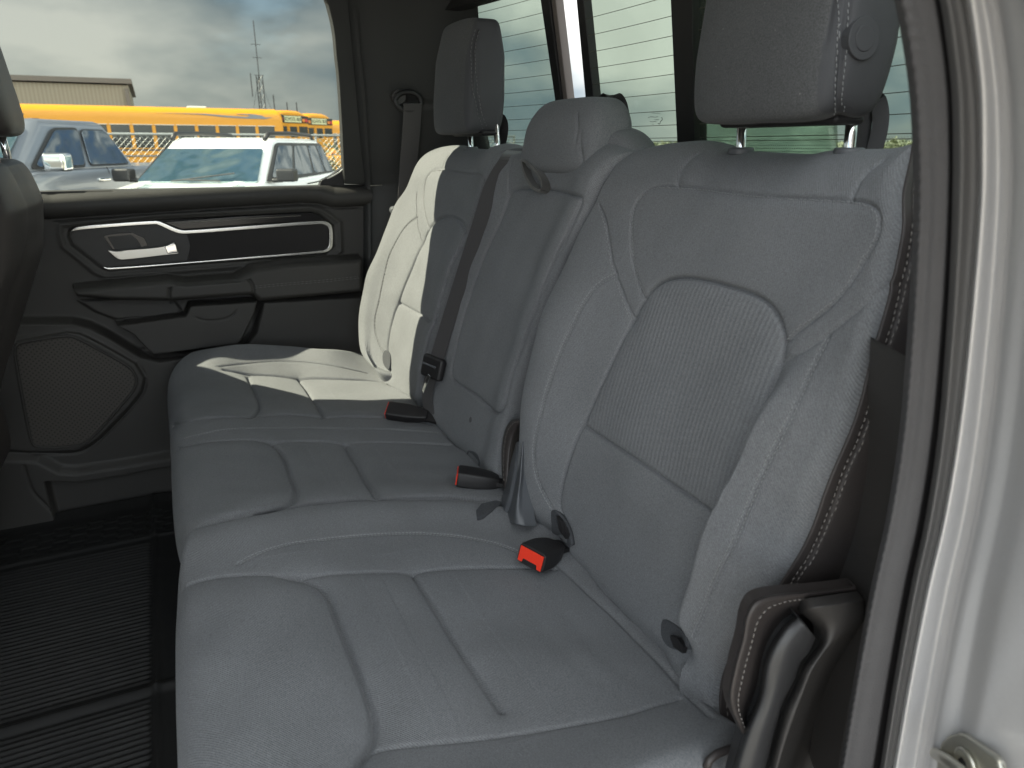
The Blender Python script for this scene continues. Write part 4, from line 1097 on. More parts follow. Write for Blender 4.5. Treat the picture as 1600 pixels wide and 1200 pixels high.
# dotted frit along the lower edge
m = MB(); r_ = .0011
for j in range(5):
    for i, x in enumerate(np.arange(.42, xleft, .0048)):
        z = -.008 + j * .0045; x2 = x + (.0024 if j % 2 else 0); c = wxz(x2, z, -.0009); rr = r_ * (1.15 - j * .16)
        m.add([c + (rr, 0, 0), c + (0, 0, rr), c - (rr, 0, 0), c - (0, 0, rr)], [(0, 1, 2, 3)])
m.build('frit_dots', M['black'], win)
# small etched maker's label in mirror writing, too small to read: short strokes
m = MB()
for (u0, u1, v) in ((1020, 1032, 177), (1014, 1029, 183), (1024, 1030, 187), (1017, 1027, 190), (1020, 1022, 194)):
    for k in np.arange(u0, u1, 1.7):
        a = wpt(k, v); b = wpt(k + random.uniform(.6, 1.1), v + random.uniform(-1.3, 1.3)); m.tube([a + (0, .0015, 0), b + (0, .0015, 0)], .0005, n=4)
a = [wpt(u, v) + (0, .0015, 0) for u, v in ((1035, 183), (1036, 187), (1033, 190), (1032, 194), (1029, 193))]; m.tube(a, .0006, n=4)
m.build('etched_label', M['black'], win)

# ---- near door opening: seal, painted shut face, striker ------------
def pc(pts, X): return [pX(u, v, X) for u, v in pts]
c0 = [(1372, -90), (1398, 0), (1412, 75), (1422, 150), (1427, 244), (1427, 300), (1423, 400), (1413, 560), (1403, 682), (1385, 800), (1356, 926), (1331, 1069), (1311, 1200), (1300, 1290)]
c0 = [(1372, -90), (1397, 0), (1411, 75), (1421, 150), (1426, 244), (1427, 300), (1424, 400), (1416, 540), (1404, 682), (1384, 810), (1360, 920), (1334, 1060), (1311, 1200), (1296, 1290)]
def shift(c, d0, d1): 
    n = len(c); return [(u + d0 + (d1 - d0) * i / (n - 1), v) for i, (u, v) in enumerate(c)]
c0 = [tuple(p) for p in catmull(c0, 40)]
def offv(vals): return [(u + np.interp(v, (-90, 0, 300, 680, 1200, 1300), vals), v) for u, v in c0]
c1 = offv((12, 12, 11, 9, 7, 6)); c2 = offv((63, 62, 53, 50, 52, 52)); c3 = offv((67, 66, 57, 54, 56, 56)); c4 = offv((72, 71, 61, 61, 64, 64)); c5 = offv((108, 107, 99, 88, 83, 83))
seal = loft([pc(c0, .330), pc(c1, .3155), pc([(u + 14, v) for u, v in c1], .3115), pc([((a[0] + b[0]) / 2 + 4, a[1]) for a, b in zip(c1, c2)], .3075), pc(c2, .303)], 260, 40)
sp_ = seal.P.reshape(-1, 3)
seal.D = .0006 * np.sin(np.arange(260) * 2 * np.pi / 3.1)[:, None] * bump(np.linspace(0, 1, 40), .45, .25)[None]
seal.finish('door_seal', M['rubber'], cab, back=.02, backdir=np.array([.3, -1, 0]))
gap_ = loft([pc(c2, .304), pc(c3, .318), pc(c4, .300)], 160, 20); gap_.finish('seal_groove', M['black'], cab, back=.02, backdir=np.array([0, -1.0, 0]))
def off(c, o): return [(u + o, v) for u, v in c]
mixc = lambda k: [(a[0] * (1 - k) + b[0] * k, a[1]) for a, b in zip(c4, c5)]
# painted shut face: flange strip, step, rolled ridge, broad face, lofted as one and split where the colour changes
jx = [(c4, .300), (mixc(.35), .288), (mixc(.75), .287), (c5, .284), (off(c5, 5), .277), (off(c5, 16), .2745), (off(c5, 34), .2725), (off(c5, 44), .266), (off(c5, 54), .256), (off(c5, 68), .248), (off(c5, 92), .238), (off(c5, 130), .218), (off(c5, 220), .184), (off(c5, 350), .142), (off(c5, 560), .09)]
js = loft([pc(c, X) for c, X in jx], 200, 221)
ks = int(round(221 * .0)) 
uu, vv = project(js.P[100]); target_u = np.interp(vv[0], [p[1] for p in c5], [p[0] for p in c5]); ks = int(np.argmin(np.abs(uu - target_u)))
fl = Sheet(js.P[:, :ks + 1]); fl.finish('flange_trim', M['jamb'], cab, back=.02, backdir=np.array([0, -1.0, 0]))
jb = Sheet(js.P[:, ks:]); wv = np.linspace(0, 1, jb.P.shape[1])
jb.D = jb.D - .0025 * bump(wv, .02, .02)[None]
jo = jb.finish('shut_face', M['silver'], cab, back=.03, backdir=np.array([0, -1.0, 0]))
# outer quarter skin beyond the shut face
m = MB(); m.box((.085, -1.05, 1.2), (.006, .62, .62)); m.build('body_side', M['silver'], cab, bevel=.004)
# striker plate
so_ = jb.locate([(1500, 1180)])[0]; sn_ = jb.QN.reshape(-1, 3)[np.argmin(((jb.Q.reshape(-1, 3) - so_) ** 2).sum(1))]
def jp(u, v, o=0.0): return hit(u, v, sn_, so_ @ sn_ + o)
pl_ = [(1463, 1175), (1470, 1160), (1480, 1150), (1495, 1146), (1506, 1149), (1552, 1182), (1560, 1194), (1572, 1240), (1545, 1290), (1470, 1290), (1455, 1220)]
st_ = MB().prism([jp(u, v, .006) for u, v in pl_], -sn_ * .006).build('striker', M['striker'], cab, bevel=.002)
cc = jp(1513, 1192, .006); MB().tube([cc, cc + sn_ * .004], .011, n=24).build('bolt', M['striker'], st_, bevel=.002)
cc2 = cc + sn_ * .0042; MB().tube([cc2, cc2 + sn_ * .0006], .0045, n=6).build('bolt_socket', M['black'], st_)
MB().tube([jp(1462, 1178, .008), jp(1478, 1186, .016), jp(1500, 1204, .022), jp(1520, 1230, .022)], .0045, n=12).build('striker_loop', M['striker'], st_, smooth_=True)

# ---- hinge cover and sill trim beside the near cushion ---------------
L3 = lambda pts, X: [pX(u, v, X) for u, v in pts]
def Lv(pts, Xs): return [pX(u, v, x) for (u, v), x in zip(pts, np.interp(np.linspace(0, 1, len(pts)), np.linspace(0, 1, len(Xs)), Xs))]
hc = loft([L3([(1242, 963), (1223, 980), (1204, 1007), (1193, 1037), (1185, 1087), (1165, 1134), (1150, 1180), (1135, 1240)], .378),
           L3([(1247, 966), (1229, 982), (1211, 1010), (1200, 1040), (1191, 1088), (1173, 1136), (1158, 1182), (1143, 1242)], .357),
           L3([(1258, 977), (1244, 992), (1230, 1014), (1220, 1045), (1206, 1093), (1190, 1142), (1176, 1192), (1162, 1244)], .350),
           L3([(1269, 990), (1258, 1008), (1244, 1026), (1234, 1056), (1218, 1096), (1203, 1145), (1190, 1198), (1178, 1245)], .351),
           L3([(1274, 997), (1264, 1019), (1251, 1035), (1240, 1065), (1223, 1098), (1209, 1147), (1196, 1200), (1184, 1245)], .358)], 140, 60)
hc.finish('hinge_cover', M['slate_black'], narrow, back=.012, backdir=np.array([1.0, -.4, 0]))
fp = loft([L3([(1159, 1146), (1139, 1095), (1147, 1042), (1159, 996), (1165, 962), (1176, 941), (1193, 932), (1226, 927), (1275, 923), (1336, 915)], .376),
           L3([(1161, 1146), (1142, 1095), (1150, 1042), (1162, 997), (1168, 964), (1179, 944), (1195, 935), (1227, 929), (1276, 925), (1337, 917)], .368),
           L3([(1165, 1146), (1148, 1096), (1156, 1045), (1168, 1001), (1175, 970), (1186, 952), (1200, 942), (1231, 934), (1279, 930), (1339, 922)], .367),
           L3([(1167, 1146), (1160, 1105), (1171, 1060), (1181, 1020), (1190, 990), (1200, 968), (1212, 957), (1238, 947), (1284, 940), (1342, 932)], .374),
           L3([(1169, 1148), (1176, 1108), (1188, 1072), (1196, 1037), (1207, 1007), (1217, 990), (1226, 978), (1246, 962), (1290, 952), (1346, 942)], .390)], 160, 50)
fp.st = [(catmull(fp.P[::8, 14], 120), 0)]
fo = fp.finish('lower_side_flap', M['vinyl'], narrow, back=.012, backdir=np.array([1.0, -.3, 0]))
fp.stitches('stitching', M['thread_side'], fo, pitch=.006, length=.004, r=.0006)
tr = loft([L3([(1250, 956), (1274, 980), (1280, 1004), (1266, 1024), (1254, 1040), (1243, 1068), (1226, 1101), (1212, 1150), (1199, 1203), (1187, 1248)], .372),
           L3([(1270, 950), (1290, 975), (1288, 1002), (1274, 1024), (1260, 1044), (1248, 1074), (1232, 1110), (1217, 1158), (1204, 1208), (1192, 1250)], .352),
           L3([(1305, 945), (1312, 972), (1300, 998), (1285, 1020), (1268, 1046), (1254, 1080), (1240, 1118), (1224, 1165), (1211, 1212), (1199, 1252)], .346),
           L3([(1345, 938), (1345, 968), (1320, 990), (1300, 1008), (1280, 1032), (1264, 1062), (1250, 1098), (1234, 1142), (1220, 1185), (1206, 1252)], .350),
           L3([(1350, 938), (1350, 975), (1330, 1002), (1308, 1024), (1288, 1048), (1271, 1078), (1256, 1114), (1241, 1156), (1226, 1200), (1211, 1255)], .372),
           L3([(1356, 938), (1354, 985), (1340, 1020), (1322, 1050), (1305, 1080), (1288, 1112), (1272, 1150), (1256, 1190), (1240, 1225), (1222, 1260)], .415),
           L3([(1362, 930), (1358, 990), (1349, 1035), (1338, 1078), (1326, 1118), (1314, 1158), (1304, 1190), (1294, 1220), (1284, 1250), (1270, 1285)], .400)], 140, 110)
tr.finish('wheel_arch_trim', M['plastic'], cab, back=.012, backdir=np.array([1.0, -.5, 0]))
inner_trim = loft([[pX(u, v, .42) for u, v in ((1395, 560), (1380, 700), (1350, 850), (1325, 1000), (1300, 1120), (1270, 1260))],
                   [pX(u, v, .40) for u, v in ((1410, 560), (1398, 700), (1368, 850), (1342, 1000), (1318, 1120), (1290, 1260))],
                   [pX(u, v, .35) for u, v in ((1422, 560), (1410, 700), (1388, 830), (1360, 960), (1334, 1090), (1304, 1260))]], 80, 20)
inner_trim.finish('inner_pillar_trim', M['plastic'], cab, back=.06, backdir=np.array([1.0, -.5, 0]))
MB().box((.30, -.82, 1.05), (.03, .27, .48)).build('quarter_panel', M['pillar'], cab, bevel=.02); MB().box((.33, -.84, 1.74), (.03, .06, .28)).build('rear_pillar', M['pillar'], cab, bevel=.02)
m = MB(); m.box((.27, .12, .60), (.09, .62, .03)); m.build('sill_plate', M['plastic'], cab, bevel=.01)
# belt anchor knob seen between seat side and seal
MB().tube([pX(1398, 580, .40), pX(1412, 566, .385)], [.006, .0045], n=16).build('anchor_bolt', M['bright_chrome'], cab, smooth_=True)
# cushion-corner piping flap at the bottom right
cf = MB().tube([pC(1104, 1200, .004), pC(1108, 1188, .012), pC(1120, 1178, .014), pC(1140, 1170, .012), pC(1162, 1166, .008)], .004, n=8)
cf.build('piping', M['vinyl'], cn, smooth_=True)

# divider plastic between middle and near backrests
B3 = lambda pts, w: [pB(u, v, w) for u, v in pts]
dv = loft([B3([(806, 692), (798, 722), (788, 764), (772, 808)], .030),
           B3([(809, 690), (802, 735), (794, 775), (780, 812)], .050),
           B3([(813, 690), (808, 740), (801, 780), (793, 816)], .050),
           B3([(817, 690), (813, 745), (808, 785), (806, 819)], .062),
           B3([(822, 690), (818, 740), (816, 790), (820, 822)], .052)], 60, 40)
dv.seam([(811, 716), (804, 748), (798, 782), (788, 812)], depth=.004, sig=.002, puff=0)
dv.finish('hinge_cover', M['slate'], wide, back=.02, backdir=-B_N)
sd = loft([B3([(814, 654), (799, 657), (789, 672), (784, 700), (784, 735), (787, 765)], .026),
           B3([(815, 656), (802, 661), (793, 677), (789, 702), (788, 737), (790, 767)], .033),
           B3([(816, 660), (808, 668), (801, 684), (797, 706), (795, 738), (794, 768)], .028),
           B3([(818, 664), (814, 676), (808, 692), (804, 712), (801, 740), (799, 770)], .006)], 60, 24)
sd.D = np.zeros(sd.P.shape[:2]); sd.st = [(catmull(sd.P[::5, 7], 60), 0)]
sdo = sd.finish('lower_side_flap', M['vinyl'], wide, back=.01, backdir=-B_N)
sd.stitches('stitching', M['thread_side'], sdo, pitch=.008, length=.005, r=.0007)
fl2 = [(746, 806), (744, 796), (752, 786), (775, 781), (784, 783), (770, 796), (755, 804)]
MB().prism([pC(u, v, .014) for u, v in fl2], -C_N * .010).build('anchor_flap', M['flap'], cw, bevel=.002)

# ================================================================== BELTS AND BUCKLES
def buckle(base, tip, wdir, label, w=.019, th=.011, open_end='a'):
    """base: stalk side, tip: face side with the red button"""
    base = np.array(base, float); tip = np.array(tip, float); ax = tip - base; L = np.linalg.norm(ax); ax /= L
    s = np.array(wdir, float); s = s - (s @ ax) * ax; s = s / np.linalg.norm(s); n = np.cross(ax, s)
    if n[2] < 0: n = -n
    t = empty('belt_buckle', base, label, 'buckle', 'seat belt buckles on the rear seat')
    def fr(a, b, c): return base + ax * a + s * b + n * c
    sec = [(0, .55, .60), (.18, .80, .85), (.5, 1.0, 1.0), (.93, 1.0, 1.0), (1.0, .96, .96)]
    m = MB(); vs = []; fs = []
    K = 20
    for (a, fw, ft) in sec:
        for k in range(K):
            an = 2 * math.pi * k / K; c_, s__ = math.cos(an), math.sin(an)
            vs.append(fr(a * L, np.sign(c_) * abs(c_) ** .35 * w * fw, np.sign(s__) * abs(s__) ** .35 * th * ft))
    for j in range(len(sec) - 1):
        for k in range(K): fs.append((j*K+k, j*K+(k+1) % K, (j+1)*K+(k+1) % K, (j+1)*K+k))
    fs += [tuple(range(K))[::-1], tuple((len(sec)-1)*K+k for k in range(K))]
    m.add(vs, fs); m.build('housing', M['buckle'], t, bevel=.0012, ang=50)
    # red button: a plate with a notch for the tongue
    a0, a1 = L + .0002, L + .0022
    W_, T_ = w * .84, th * .74
    pts = [(-W_, -T_), (-W_ * .66, -T_), (-W_ * .58, -T_ * .48), (W_ * .58, -T_ * .48), (W_ * .66, -T_), (W_, -T_), (W_, T_), (-W_, T_)]
    m = MB(); m.prism([fr(a0, b, c) for b, c in pts], ax * .002); m.build('release_button', M['red'], t, bevel=.0006)
    m = MB(); m.box(fr(L + .0006, 0, -T_ * .74), (W_ * .55, T_ * .22, .0006), np.stack([s, n, ax], 1)); m.build('tongue_slot', M['black'], t)
    m = MB(); P_ = [fr(.004, 0, 0), fr(-.02, 0, -.002), fr(-.05, 0, -.01)]; m.ribbon(catmull(P_, 8), s, .028, .006); m.build('stalk', M['buckle'], t)
    return t
bt = pC(830, 872, .020); ba = C_FW * .80 - XA * .42 + C_N * .16; ba /= np.linalg.norm(ba)
buckle(bt - ba * .068, bt, XA, 'black buckle with red button nearest the open door', w=.0235, th=.0150)
bt = pC(715, 743, .024); bq = bt - pC(786, 764, .018); bq /= np.linalg.norm(bq); ba = (C_FW * .94 - XA * .12 + C_N * .16) * .45 + bq * .55; ba /= np.linalg.norm(ba)
buckle(bt - ba * .072, bt, XA, 'black buckle with red button on the middle cushion, below the middle backrest', w=.0225, th=.0145)
buckle(pC(668, 650, .018), pC(606, 641, .022), XA * .7 + np.array([0, -.35, .5]), 'black buckle lying on the far cushion, its red button seen edge on', w=.019, th=.012)

# centre belt hanging over the far backrest
cbt = empty('seat_belt', pB(672, 640, .03), 'black centre seat belt hanging over the far backrest edge with its metal tongue', 'seat belt')
Pc = [pB(805, 236, -.03), pB(792, 250, .012), pB(768, 292, .030), pB(751, 345, .034), pB(726, 422, .034), pB(699, 507, .036), pB(680, 568, .040)]
Ps = catmull(Pc, 60)
MB().ribbon(Ps, XA * .86 + B_N * .5, [.034] * 60, .0014).build('webbing', M['web'], cbt)
Pl = catmull([pB(678, 578, .038), pB(670, 600, .036), pB(668, 625, .030), pB(672, 648, .02), pB(676, 660, .0)], 24)
MB().ribbon(Pl, XA * .95 + B_N * .3, .036, .0014).build('webbing', M['web'], cbt)
kq = pB(677, 574, .042)
R_ = np.stack([XA * .92 + B_N * .39, (B_UP), np.cross(XA * .92 + B_N * .39, B_UP)], 1)
R_ = np.linalg.qr(R_)[0]
m = MB(); m.box(kq, (.030, .024, .009), R_); m.build('tongue_housing', M['buckle'], cbt, bevel=.007, seg=3)
m = MB(); m.box(kq + B_N * .009 + B_UP * .004, (.020, .002, .003), R_); m.build('slot_bar', M['slate'], cbt, bevel=.001)
tp = [pB(671, 586, .062), pB(666, 599, .064), pB(661, 612, .064)]
m = MB(); m.ribbon(catmull(tp, 12), XA * .5 + B_UP * .6, .011, .0022); m.build('metal_tongue', M['bright_chrome'], cbt, bevel=.0006)

# outer belt on the far pillar
obt = empty('seat_belt', pX(622, 330, 1.94), 'black outer seat belt on the far rear pillar with its guide loop', 'seat belt')
Po = catmull([pT(645, 162, 1.95), pT(643, 200, 1.948), pT(638, 260, 1.942), pX(634, 330, 1.93), pX(630, 400, 1.93)], 30)
MB().ribbon(Po, np.array([0, 1.0, 0]), .048, .0014).build('webbing', M['web'], obt)
an = np.linspace(0, 2 * math.pi, 32, endpoint=False)
cD = pT(632, 158, 1.965)
MB().tube([cD + np.array([0, -.034 * math.cos(a) - .010 , .022 * math.sin(a)]) for a in an], .0065, n=10, closed=True).build('guide_loop', M['buckle'], obt, smooth_=True)
cB = pT(622, 152, 1.985)
MB().tube([cB + XA * .01, cB - XA * .012], .019, n=28).build('anchor_cap', M['plastic'], obt, bevel=.004)
cK = pX(617, 329, 1.94); MB().tube([cK + XA * .02, cK - XA * .004], .011, n=20).build('belt_stop', M['slate'], obt, bevel=.003)

# ================================================================== FRONT SEAT (back of the far one)
m = MB(); m.box((.64, .385, 1.17), (.23, .06, .27)); m.build('driver_seat_sun_block', M['vinyl'], cab, bevel=.05, seg=4)  # unseen box standing in for the driver's seat, added to stop stray sun
fs_ = empty('front_seat', (1.56, .30, .62), 'black front passenger seat back with headrest at the left edge', 'car seat')
def yrear(z): return np.interp(z, [.95, 1.07, 1.15, 1.24, 1.31, 1.40, 1.47, 1.52], [.37, .325, .285, .245, .215, .198, .205, .235])
def wfs(x, y, z):
    zz = z * .285
    hw = .238 * (1 - .12 * smooth(z, .3, 1.0))
    return x * hw, y * .062 + yrear(1.195 + zz) + .062 + .012 * x * x, zz
sb = puffbox((1.56, 0, 1.195), None, e=(.30, .35), n=100, m=180, warp=wfs)
sb.seam([(20, 262), (36, 290), (50, 330), (44, 400), (20, 480)], depth=.004, sig=.004, puff=.006, lam=.03)
sb.finish('backrest', M['vinyl'], fs_)
def wfh(x, y, z): return x * .125, y * .055 + .012 * z, z * .10
hb_ = puffbox((1.56, .262, 1.615), None, e=(.35, .45), n=60, m=100, warp=wfh)
hb_.finish('headrest', M['vinyl'], fs_)
for x in (1.50, 1.62):
    MB().tube([(x, .235, 1.43), (x, .24, 1.56)], .0065, n=14).build('post', M['bright_chrome'], fs_, smooth_=True)
m = MB(); m.box((1.56, .60, .93), (.25, .24, .09)); m.build('seat_cushion', M['vinyl'], fs_, bevel=.06, seg=4)
m = MB(); m.box((1.56, .62, .73), (.20, .18, .12)); m.build('seat_frame', M['black'], fs_, bevel=.01)
# ================================================================== FLOOR MAT
fm = empty('floor_mat', (1.1, .2, .60), 'black ribbed rubber floor mat in front of the rear seat', 'floor mat')
ZF = .572
nx, nyy = 900, 40
xa = np.linspace(.40, 2.02, nx); ya = np.linspace(.62, -.20, nyy)
Xm, Ym = np.meshgrid(xa, ya)
q1 = pZ(240, 900, ZF); q2 = pZ(100, 1118, ZF); q3 = pZ(120, 815, ZF)
print('mat refs', q1, q2, q3)
ye = q1[1]
pitch = .0135
rib = .0026 * np.clip(np.sin(Xm * 2 * np.pi / pitch) * 2.0, -1, 1)
zone = smooth(Ym, ye + .004, ye + .012) * (1 - smooth(Xm, q3[0] - .20, q3[0] - .19)) 
ridge = .010 * bump(Xm, q2[0], .012)
edge_ = .006 * bump(Ym, ye - .004, .006) + .006 * bump(Xm, q3[0] - .17, .006)
Zm = ZF + rib * zone * (1 - bump(Xm, q2[0], .03)) + ridge + edge_ + .05 * smooth(Xm, q3[0] - .02, q3[0] + .10)
ch = ((np.floor(Xm / .018) + np.floor(Ym / .035)) % 2) * .0022 * (smooth(Xm, q3[0] - .16, q3[0] - .155) * (1 - smooth(Xm, q3[0] - .03, q3[0] - .025)))
ya2 = np.linspace(.62, -.20, 240)
def matz(X, Y):
    rib = .0026 * np.clip(np.sin(X * 2 * np.pi / pitch) * 2.0, -1, 1)
    zone = smooth(Y, ye + .004, ye + .012) * (1 - smooth(X, q3[0] - .20, q3[0] - .19))
    z = ZF + rib * zone * (1 - bump(X, q2[0], .03)) + .010 * bump(X, q2[0], .012) + .006 * bump(Y, ye - .004, .006) + .006 * bump(X, q3[0] - .17, .006) + .045 * smooth(X, q3[0] + .01, q3[0] + .12)
    c = ((np.floor(X / .018) + np.floor(Y / .035)) % 2) * .0024 * smooth(X, q3[0] - .16, q3[0] - .155) * (1 - smooth(X, q3[0] - .02, q3[0] - .015))
    return z + c
Xm, Ym = np.meshgrid(xa, ya2)
ms = Sheet(np.stack([Xm, Ym, matz(Xm, Ym)], -1))
ms.finish('mat_sheet', M['mat'], fm, back=.004, backdir=np.array([0, 0, -1.0]))
# ================================================================== OUTSIDE
def struct(o): o['kind'] = 'structure'; return o
m = MB(); m.add([(-400, -400, 0), (400, -400, 0), (400, 400, 0), (-400, 400, 0)], [(0, 1, 2, 3)])
struct(m.build('ground', M['asphalt']))
m = MB(); m.add([(-14, -16, .004), (-.3, -16, .004), (-.3, 16, .004), (-14, 16, .004)], [(0, 1, 2, 3)])
struct(m.build('pavement', M['concrete']))
m = MB(); m.add([(-300, -300, .004), (300, -300, .004), (300, -24, .004), (-300, -24, .004)], [(0, 1, 2, 3)])
struct(m.build('grass', M['grass']))

# ---- cars -----------------------------------------------------------
def quad(a, b, c, d, u, v): return (np.asarray(a) * (1-u) + np.asarray(b) * u) * (1-v) + (np.asarray(d) * (1-u) + np.asarray(c) * u) * v
class Car:
    """local frame: x forward, y left, z up; origin on the ground under the middle"""
    def __init__(s, name, loc, heading, label, cat, group=None):
        s.R = np.array([[heading[0], -heading[1], 0], [heading[1], heading[0], 0], [0, 0, 1.0]]); s.o = np.asarray(loc, float)
        s.e = empty(name, loc, label, cat, group)
    def w(s, p): return s.o + s.R @ np.asarray(p, float)
    def prism(s, prof, y0, y1, name, mat, bevel=.04, par=None, taper=0.0):
        """side profile (x,z) extruded across"""
        m = MB(); n = len(prof)
        V = [s.w((x, y0, z)) for x, z in prof] + [s.w((x, y1, z)) for x, z in prof]
        F = [tuple(range(n)), tuple(range(2*n-1, n-1, -1))] + [(i, n + i, n + (i+1) % n, (i+1) % n) for i in range(n)]
        return m.add(V, F).build(name, mat, par or s.e, bevel=bevel, seg=3)
    def loftbox(s, rings, name, mat, bevel=.03, par=None):
        m = MB(); k = len(rings[0]); V = [s.w(p) for r in rings for p in r]; F = []
        for j in range(len(rings) - 1):
            for i in range(k): F.append((j*k+i, j*k+(i+1) % k, (j+1)*k+(i+1) % k, (j+1)*k+i))
        F += [tuple(range(k))[::-1], tuple((len(rings)-1)*k+i for i in range(k))]
        return m.add(V, F).build(name, mat, par or s.e, bevel=bevel, seg=3)
    def panelq(s, c, rect, out, name, mat, par=None, th=.012, rnd=.12):
        """rounded pane inside quad c (4 local pts), rect=(u0,u1,v0,v1) or list of (u,v)"""
        if len(rect) == 4 and not hasattr(rect[0], '__len__'):
            u0, u1, v0, v1 = rect; uv = [(u0, v0), (u1, v0), (u1, v1), (u0, v1)]
        else: uv = rect
        P = [quad(*c, u, v) for u, v in uv]
        nrm = np.cross(P[1] - P[0], P[-1] - P[0]); nrm /= np.linalg.norm(nrm)
        if nrm @ np.asarray(out, float) < 0: nrm = -nrm
        # round corners
        Q = []
        n = len(P)
        for i in range(n):
            a, b, c_ = P[i-1], P[i], P[(i+1) % n]; r = rnd * min(np.linalg.norm(a-b), np.linalg.norm(c_-b))
            da = (a-b) / np.linalg.norm(a-b) * r; dc = (c_-b) / np.linalg.norm(c_-b) * r
            for t in (0, .33, .67, 1): Q.append((1-t)**2*(b+da) + 2*t*(1-t)*b + t*t*(b+dc))
        m = MB(); V = [s.w(p + nrm * .006) for p in Q]; off = s.R @ (-nrm * th)
        m.prism(V, off); return m.build(name, mat, par or s.e, bevel=.003)
    def wheel(s, x, y, r=.36):
        c = s.w((x, y, r)); ax = s.R @ np.array([0, 1.0, 0])
        t = MB().tube([c - ax * .11, c + ax * .11], r, n=36).build('wheel', M['tyre'], s.e, bevel=.03)
        MB().tube([c - ax * .115, c + ax * .115], r * .62, n=24).build('rim', M['steel'], t, bevel=.01)
HD = (-.883, .469); HD = tuple(np.array(HD) / np.linalg.norm(HD))       # both parked cars face this way

def greenhouse(car, xf, xr, xft, xrt, hw, hwt, zb, zt, paint, name='cab_roof'):
    """pillars+roof as a frustum: belt ring -> roof ring -> crown"""
    def ring(x0, x1, w, z, c=.12): return [(x0, w-c, z), (x0-c, w, z), (x1+c, w, z), (x1, w-c, z), (x1, -w+c, z), (x1+c, -w, z), (x0-c, -w, z), (x0, -w+c, z)]
    o = car.loftbox([ring(xf, xr, hw, zb), ring(xft, xrt, hwt, zt-.05), ring(xft-.10, xrt+.08, hwt-.07, zt)], name, paint, bevel=.05)
    return o
# white SUV ------------------------------------------------------------
suv = Car('parked_suv', (10.54, -.933, 0), HD, 'white suv with black roof rails and mirrors, parked outside facing the camera', 'suv', 'cars parked outside the far door')
suv.loftbox([[(2.15, .80, .35), (2.15, -.80, .35), (-2.15, -.82, .35), (-2.15, .82, .35)], [(2.25, .86, .62), (2.25, -.86, .62), (-2.2, -.90, .62), (-2.2, .90, .62)],
             [(2.18, .86, .92), (2.18, -.86, .92), (-2.2, -.90, 1.02), (-2.2, .90, 1.02)], [(1.0, .80, 1.085), (1.0, -.80, 1.085), (-2.12, -.86, 1.12), (-2.12, .86, 1.12)]], 'body', M['white_paint'], bevel=.07)
zb, zt = 1.07, 1.60
bf = [(1.02, .78, zb), (-2.05, .80, zb), (-1.80, .66, zt-.05), (.28, .66, zt-.05)]     # left side quad (front-bottom, rear-bottom, rear-top, front-top)
gh = greenhouse(suv, 1.05, -2.1, .30, -1.85, .80, .675, zb, zt, M['white_paint'], 'roof')
ws_q = [(1.06, -.74, zb+.01), (1.06, .74, zb+.01), (.315, .60, zt-.06), (.315, -.60, zt-.06)]
suv.panelq(ws_q, (0.0, 1.0, .02, .84), (1, 0, .5), 'windshield', M['car_shield'], rnd=.06, th=.02)
for sgn in (1, -1):
    q = [(a, b * sgn + .02 * sgn, c) for a, b, c in [(.98, .785, zb+.02), (-2.0, .805, zb+.02), (-1.78, .675, zt-.06), (.22, .675, zt-.06)]]
    fr_ = suv.panelq(q, (0.015, .985, .0, 1.0), (0, sgn, 0), 'side_window_band', M['car_black'], rnd=.1)
    for (u0, u1) in ((.06, .32), (.36, .62), (.66, .82), (.85, .97)):
        suv.panelq([tuple(np.array(p) + (0, .008 * sgn, 0)) for p in q], (u0, u1, .08, .92), (0, sgn, 0), 'side_window', M['car_glass'], par=fr_, rnd=.12)
    mr = MB(); c = suv.w((.80, 1.02 * sgn, 1.16)); R = suv.R
    mr.box(c, (.09, .11, .075), R); mr.box(suv.w((.80, .90 * sgn, 1.10)), (.04, .07, .025), R); mr.build('wing_mirror', M['car_black'], suv.e, bevel=.035, seg=3)
    mr = MB(); mr.tube([suv.w(p) for p in [(.30, .60 * sgn, zt-.02), (.18, .61 * sgn, zt+.05), (-.6, .62 * sgn, zt+.065), (-1.55, .61 * sgn, zt+.05), (-1.70, .60 * sgn, zt-.02)]], .028, n=8)
    mr.build('roof_rail', M['car_black'], suv.e, smooth_=True)
    suv.wheel(1.4, .80 * sgn); suv.wheel(-1.35, .80 * sgn)
mr = MB(); mr.tube([suv.w((-1.3, 0, zt)), suv.w((-1.52, 0, zt + .10))], .012, n=6); mr.build('antenna', M['car_black'], suv.e)
for sg_ in (-1, 1):
    MB().prism([suv.w((a, b * sg_, c)) for a, b, c in [(1.15, .62, 1.088), (1.15, .50, 1.092), (2.0, .42, 1.015), (2.0, .60, 1.005)]], (0, 0, .015)).build('bonnet_crease', M['white_paint'], suv.e, bevel=.02)
MB().tube([suv.w((1.075, -.3, zb+.03)), suv.w((1.0, .45, zb+.12))], .009, n=6).build('wiper', M['car_black'], suv.e); MB().tube([suv.w((1.075, .3, zb+.03)), suv.w((1.08, -.15, zb+.05))], .009, n=6).build('wiper', M['car_black'], suv.e)
